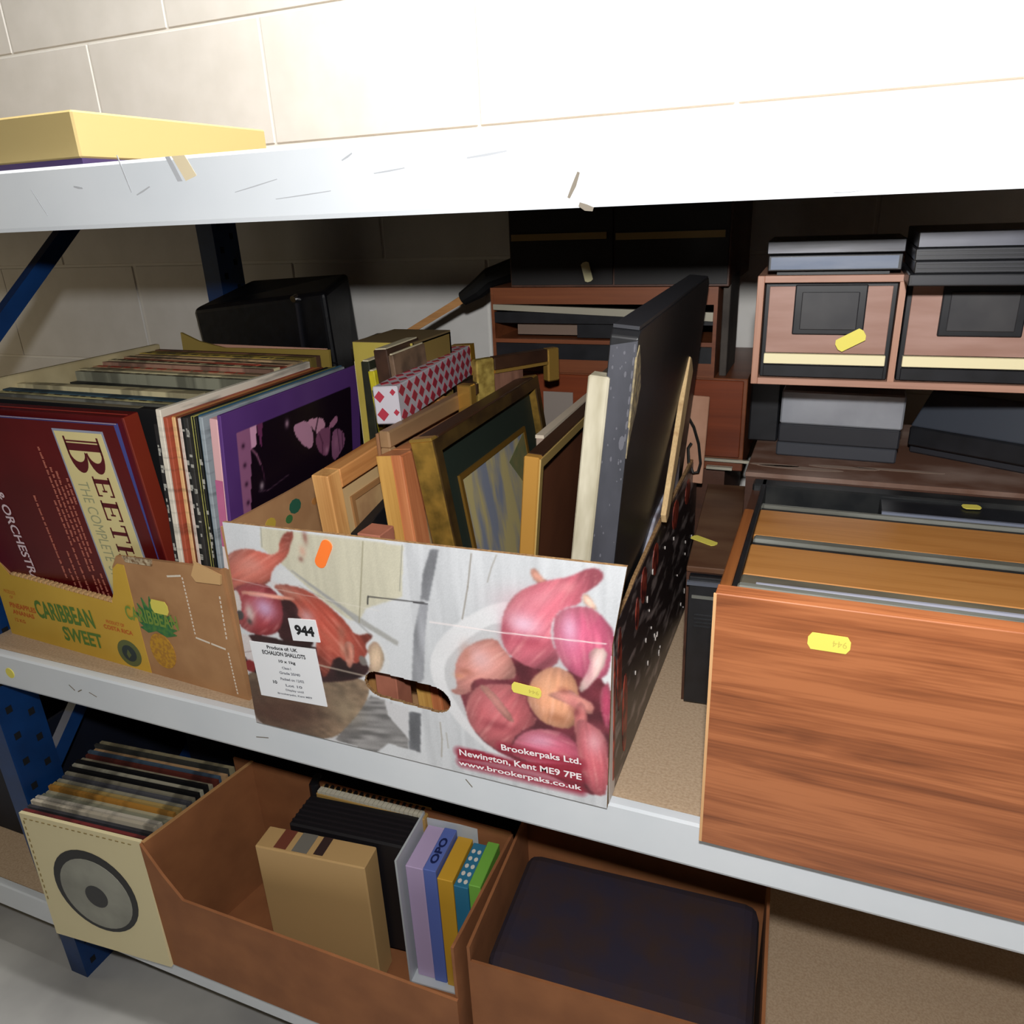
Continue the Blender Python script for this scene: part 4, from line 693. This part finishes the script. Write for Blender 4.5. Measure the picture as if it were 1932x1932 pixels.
# two-drawer unit
t = thing('cassette_drawer_unit', 'pinkish laminate cassette unit with two drawers on the right-hand stack', 'storage unit', (-.0787, .25, .3918), (1, 0, 0)); t.scale = (.8788,)*3
Wd = .322; Hh = .1285; D = .42; c_ = .008
bx('side_panel', (0, 0, 0, c_, D, Hh), wood('pink_laminate_v', (146, 102, 82), (174, 130, 108), 2, 20), t, .0006); bx('base_panel', (c_, 0, 0, Wd, D, c_), lamp_, t, .0006); bx('top_panel', (c_, 0, Hh-c_, .162, D, Hh), lamp_, t, .0006); bx('divider', (.153, .001, c_, .160, D, Hh-c_), wood('pink_laminate_v', (1, 1, 1), (1, 1, 1)), t)
bx('back_panel', (c_, D-.006, c_, Wd, D, Hh-c_), lam_dark, t)
def unit_drawer(x0, x1, z1):
    z0 = c_+.001
    d = thing_part = bx('drawer', (x0, .006, z0, x1, .02, z1), blkp, t, .0008)
    a = x0+.004; b = x1-.004
    k = bx('drawer_face', (a+.001, .0025, z0+.030, b-.001, .008, z1-.003), mat('pink_grain_face', (164, 130, 118), .55, c2=(148, 112, 98), scale=60, stretch=(.15, 1, 1)), d, .0005)
    w0 = a+(b-a)*.22; w1 = a+(b-a)*.80
    MB().box(w0, -.001, z1-.058, w1, .004, z1-.001).build('handle_recess', blkp, d, .0015); MB().box(w0+.008, -.0022, z1-.052, w1-.008, .0, z1-.009).build('label_panel', mat('scuffed_black', (34, 34, 38), .45, c2=(58, 57, 58), scale=14), d, .001)
    bx('cream_strip', (a, -.001, z0+.017, b, .006, z0+.029), creamstrip, d, .0006); bx('black_lip', (a, .002, z0+.001, b, .006, z0+.015), blkp, d, .0006)
    return d
unit_drawer(.0095, .152, .119); unit_drawer(.162, .312, .119); bx('side_panel', (.314, 0, c_, .322, D, Hh), wood('pink_laminate_v', (1, 1, 1), (1, 1, 1)), t); bx('top_panel', (.162, .03, .1205, .314, D, .1265), lamp_, t)
sticker(t, (.1085, -.004, .056), .033, .0155, (0, -30, 0), label='tilted yellow price sticker')
t = thing('video_cassette', 'black video cassette lying uppermost on the two-drawer unit', 'video cassette', (-.0707, .243, .5263), (1, 0, 0), 'video cassettes on the two-drawer unit'); t.scale = (.8788,)*3; vg = mat('worn_silver_black', (112, 114, 124), .3, c2=(60, 61, 68), scale=30, stretch=(.3, 1, 3), spec=.7)
bx('shell', (0, 0, 0, .1445, .10, .0145), blkp, t, .001); bx('spine_label', (.001, -.0006, .001, .1435, .001, .013), vg, t)
t = thing('video_cassette', 'bluish spined video cassette directly below the uppermost one', 'video cassette', (-.0690, .2438, .5096), (1, 0, 0), 'video cassettes on the two-drawer unit'); t.scale = (.8788,)*3; bx('shell', (0, 0, 0, .141, .10, .0175), blkp, t, .001); bx('spine_label', (.003, -.0008, .002, .137, .001, .0155), mat('blue_grey_label', (84, 98, 122), .35, c2=(112, 120, 136), scale=20, stretch=(.5, 1, 2)), t); bx('foot', (.01, .01, -.005, .13, .09, 0), blkp, t)
for i in range(4):
    z = .4885+i*.0125 if i < 3 else .526
    t = thing('cassette_case', ['flat black case at the bottom of the right-hand stack of ribbed cases', 'ribbed black case second from the bottom at the top right', 'ribbed black case just below the grey topped one', 'black case with a worn grey spine on the very top right'][i], 'cassette case', ((.069+.001*(i % 2)-(.003 if i == 0 else 0))*.88, .19, .5828-(.5828-z)*.88), (0, 0, 0), 'ribbed cases at the top right'); t.scale = (.88,)*3
    h_ = .012 if i < 3 else .0155
    bx('shell', (0, 0, 0, .24, .16, h_), blkp, t, .001); mb = MB(); n = 3
    if i in (1, 2): [mb.box(.002, -.0012, h_*(k+.35)/n, .239, .0, h_*(k+.8)/n) for k in range(n)]; mb.build('ribs', case_m, t)
    if i == 3: bx('spine', (0.001, -.0008, .001, .239, 0, .0145), mat('silvery_worn_plastic', (104, 106, 116), .3, c2=(70, 72, 82), scale=14, stretch=(.6, 1, 2), spec=.7), t)
    if i == 0: bx('spine', (.003, -.0008, .002, .238, 0, .010), case_m, t)

# ================================================================== UPPER SHELF AND LOWER SHELF
t = thing('flat_carton', 'flat tan carton with a purple base edge on the top shelf, far left', 'carton', (-1.12, .012, .6405), (0, 0, 0)); bx('tray', (0, 0, 0, .40, .3, .006), cmat((50, 34, 80)), t); bx('lid', (.002, .001, .006, .398, .298, .05), mat('olive_tan_card', (176, 156, 104), .7), t, .002)

lpt = -.28; base = -.531
lower = [(CREAM, 'cream'), ((110, 40, 40), 'dark red'), ((60, 60, 66), 'charcoal'), ((206, 196, 176), 'off-white'), ((214, 206, 190), 'pale cream'), ((150, 150, 128), 'grey-green'), ((186, 180, 150), 'ivory'), ((196, 140, 60), 'orange flecked'), ((190, 160, 96), 'golden'), ((170, 164, 140), 'stone'), ((90, 90, 96), 'slate'), ((150, 144, 124), 'putty'), (BLK, 'black'), ((176, 172, 152), 'light stone'), (BLK, 'glossy black'), ((150, 142, 120), 'drab'), ((96, 44, 36), 'maroon'), ((70, 90, 110), 'steel blue'), ((186, 150, 110), 'tan'), ((60, 60, 56), 'dark grey'), ((150, 140, 110), 'khaki')]
ang = 4.5
for i, (c, nm) in enumerate(lower):
    y = -.040+i*.0088; th = .0055
    t = thing('record_sleeve', '%s record sleeve, %s from the front on the lower shelf' % (nm, ordinal(i+1)) if i else 'cream record sleeve with a black circle at the front of the lower shelf', 'record', (-1.121-.0012*i+rng.uniform(-.003, .003), y, base+.001), (5.0+rng.uniform(-.6, .6), -1.5, 0), 'records in the row on the lower shelf')
    H_ = .251+rng.uniform(-.003, .003)
    bx('sleeve', (0, 0, 0, .236+.0022*i, th, H_), mat('lower_card_%d' % i, c, .6, c2=tuple(int(v*.7) for v in c) if i else None, scale=26, stretch=(1.4, .2, .05), ramp=(.45, .6)), t)
    if i == 0:
        MB().prism(disc(36, .118, .125, .082, .082), -.0006, .0).build('black_disc_print', cmat(BLK), t); MB().prism(disc(36, .118, .120, .070, .070), -.0010, .0).build('grey_disc_print', mat('grey_disc', (150, 150, 138), .5, c2=(120, 120, 110), scale=10), t); MB().prism(disc(24, .118, .115, .022, .022), -.0014, 0).build('dark_centre_print', cmat((40, 40, 42)), t)
        mb = MB(); [mb.box(.008+k*.012, -.0006, H_-.010, .014+k*.012, .0, H_-.0085) for k in range(18)]; [mb.box(.005, -.0006, H_-.02-k*.012, .007, .0, H_-.014-k*.012) for k in range(14)]; k = mb.build('border_print', cmat((130, 110, 60)), t); k['kind'] = 'stuff'
kr2 = mat('brown_board', (150, 96, 58), .8, c2=(134, 84, 50), scale=16, bump=.1)
cb = thing('book_carton', 'open brown carton of books and keyboards on the lower shelf under the shallot carton', 'carton', (-.884, -.012, base+.001), (0, 0, 0))
MB().hexa([(0, 0, 0), (.004, 0, 0), (.040, .205, 0), (.036, .205, 0), (0, 0, .251), (.004, 0, .251), (.040, .205, .251), (.036, .205, .251)]).build('side_panel', kr2, cb); bx('back_panel', (0, .201, 0, .52, .205, .251), kr2, cb); bx('base_panel', (0, 0, 0, .52, .205, .004), kr2, cb); bx('side_panel', (.516, 0, 0, .52, .205, .251), kr2, cb)
MB().prism([(0, 0), (.52, 0), (.52, .16), (.06, .16), (.03, .20), (0, .251)], -.004, .0).build('front_panel', kr2, cb)
MB().hexa([(-.0006, 0, .2508), (.0046, 0, .2508), (.0406, .205, .2508), (.0354, .205, .2508), (-.0006, 0, .2524), (.0046, 0, .2524), (.0406, .205, .2524), (.0354, .205, .2524)]).build('rim', cmat((186, 140, 92)), cb)
t = thing('storage_case', 'dark ribbed cassette rack tilted inside the brown carton', 'rack', (-.70, .098, base+.03), (5, 0, 0)); bx('body', (0, 0, 0, .195, .065, .218), cmat((24, 22, 26)), t, .003); mb = MB(); [mb.box(.002, y, .2175, .193, y+.003, .2195) for y in (.008, .018, .028, .038, .048)]; mb.build('ribs', cmat((34, 30, 34)), t)
t = thing('keyboard', 'yellowed toy keyboard with black and cream keys at the back of the brown carton', 'keyboard', (-.70, .168, base+.02), (2, 0, 0)); bx('body', (0, 0, 0, .195, .028, .228), cmat((176, 140, 78)), t, .002)
for k in range(24): bx('key', (.004+k*.0078, .001, .2275, .0108+k*.0078, .012, .2325), cmat((206, 200, 180)), t)
for k in range(17): bx('black_key', (.009+k*.0109, .0125, .2275, .0135+k*.0109, .019, .2335), cmat(BLK), t)
MB().tube([(-.005, .004, .18), (-.008, .010, .236), (-.012, .026, .236), (-.006, .03, .18)], .008, 8).build('strap', cmat((20, 20, 24)), t)
t = thing('book', 'wooden edged box file with taped printed top in front of the dark rack', 'book', (-.722, .045, base+.01), (6, 0, 0)); bx('body', (0, 0, 0, .18, .042, .236), cmat((196, 160, 108)), t, .002); bx('dark_print', (.03, .004, .2355, .05, .04, .2368), cmat((120, 64, 50)), t); bx('dark_print', (.095, .006, .2355, .11, .04, .2368), cmat((60, 44, 42)), t); bx('grey_print', (.06, .004, .2355, .085, .04, .2368), cmat((120, 116, 108)), t)
t = thing('plastic_tray', 'clear pale plastic tray of paperbacks at the right end of the brown carton', 'tray', (-.505, .085, base+.008), (4, 0, 0)); clr = mat('frosted_plastic', (190, 196, 200), .3); bx('side_wall', (0, 0, 0, .003, .10, .245), clr, t); bx('base', (0, 0, 0, .13, .10, .003), clr, t); bx('back_wall', (0, .098, 0, .13, .10, .235), clr, t)
for (x, th, c, nm, top) in ((-.497, .028, (190, 170, 206), 'lilac book inside the plastic tray', .232), (-.468, .020, (96, 116, 190), 'blue book with round lettering inside the plastic tray', .236), (-.446, .024, (208, 160, 50), 'golden yellow book inside the plastic tray', .226), (-.420, .022, (46, 116, 150), 'teal book with white dots inside the plastic tray', .222), (-.396, .018, (116, 176, 70), 'bright green book inside the plastic tray', .232)):
    t = thing('book', nm, 'book', (x, .098, base+.012), (4, 0, 0)); bx('cover', (0, 0, 0, th, .083, top-.01), cmat(c), t, .001)
    if 'dots' in nm: mb = MB(); [mb.prism(disc(8, .006+.009*(k % 2), .01+.014*(k//2), .003, .004), top-.0102, top-.0095, 'xy') for k in range(10)]; mb.build('dots', cmat(WHT), t)
    if 'blue' in nm: text('OPO', 'lettering', cmat((30, 40, 90)), t, (.016, .012, top-.0092), .05, .012, (0, 0, 90), bold=.04)
t = thing('carton', 'brown carton filled with dark odds and ends at the right of the lower shelf', 'carton', (-.352, .0, base+.001), (3, 0, 0)); bx('side_panel', (0, 0, 0, .004, .24, .245), kr2, t); bx('front_panel', (.004, 0, 0, .36, .004, .22), kr2, t); bx('back_panel', (.004, .236, 0, .36, .24, .245), kr2, t); bx('base_panel', (.004, .004, 0, .36, .236, .004), kr2, t); bx('side_panel', (.356, .004, 0, .36, .236, .245), kr2, t); bx('dark_bag', (.012, .02, .004, .35, .22, .20), mat('dark_cloth', (52, 36, 34), .9, c2=(40, 34, 50), scale=20, bump=.5), t, .02, 3)
navy = mat('dark_navy_plastic', (16, 22, 38), .6, c2=(12, 16, 28), scale=10)  # for crates added to keep the space behind the lower shelf dark
for nm, x0, x1, y0, h_ in (('dark navy crate added to darken the back behind the lower shelf record row', -1.12, -.40, .30, .43), ('dark navy crate added to darken the lower left beyond the blue upright', -1.95, -1.22, .10, .30)):
    t = thing('added_dark_crate', nm, 'crate', (x0, y0, base+.001), (0, 0, 0)); L_ = x1-x0
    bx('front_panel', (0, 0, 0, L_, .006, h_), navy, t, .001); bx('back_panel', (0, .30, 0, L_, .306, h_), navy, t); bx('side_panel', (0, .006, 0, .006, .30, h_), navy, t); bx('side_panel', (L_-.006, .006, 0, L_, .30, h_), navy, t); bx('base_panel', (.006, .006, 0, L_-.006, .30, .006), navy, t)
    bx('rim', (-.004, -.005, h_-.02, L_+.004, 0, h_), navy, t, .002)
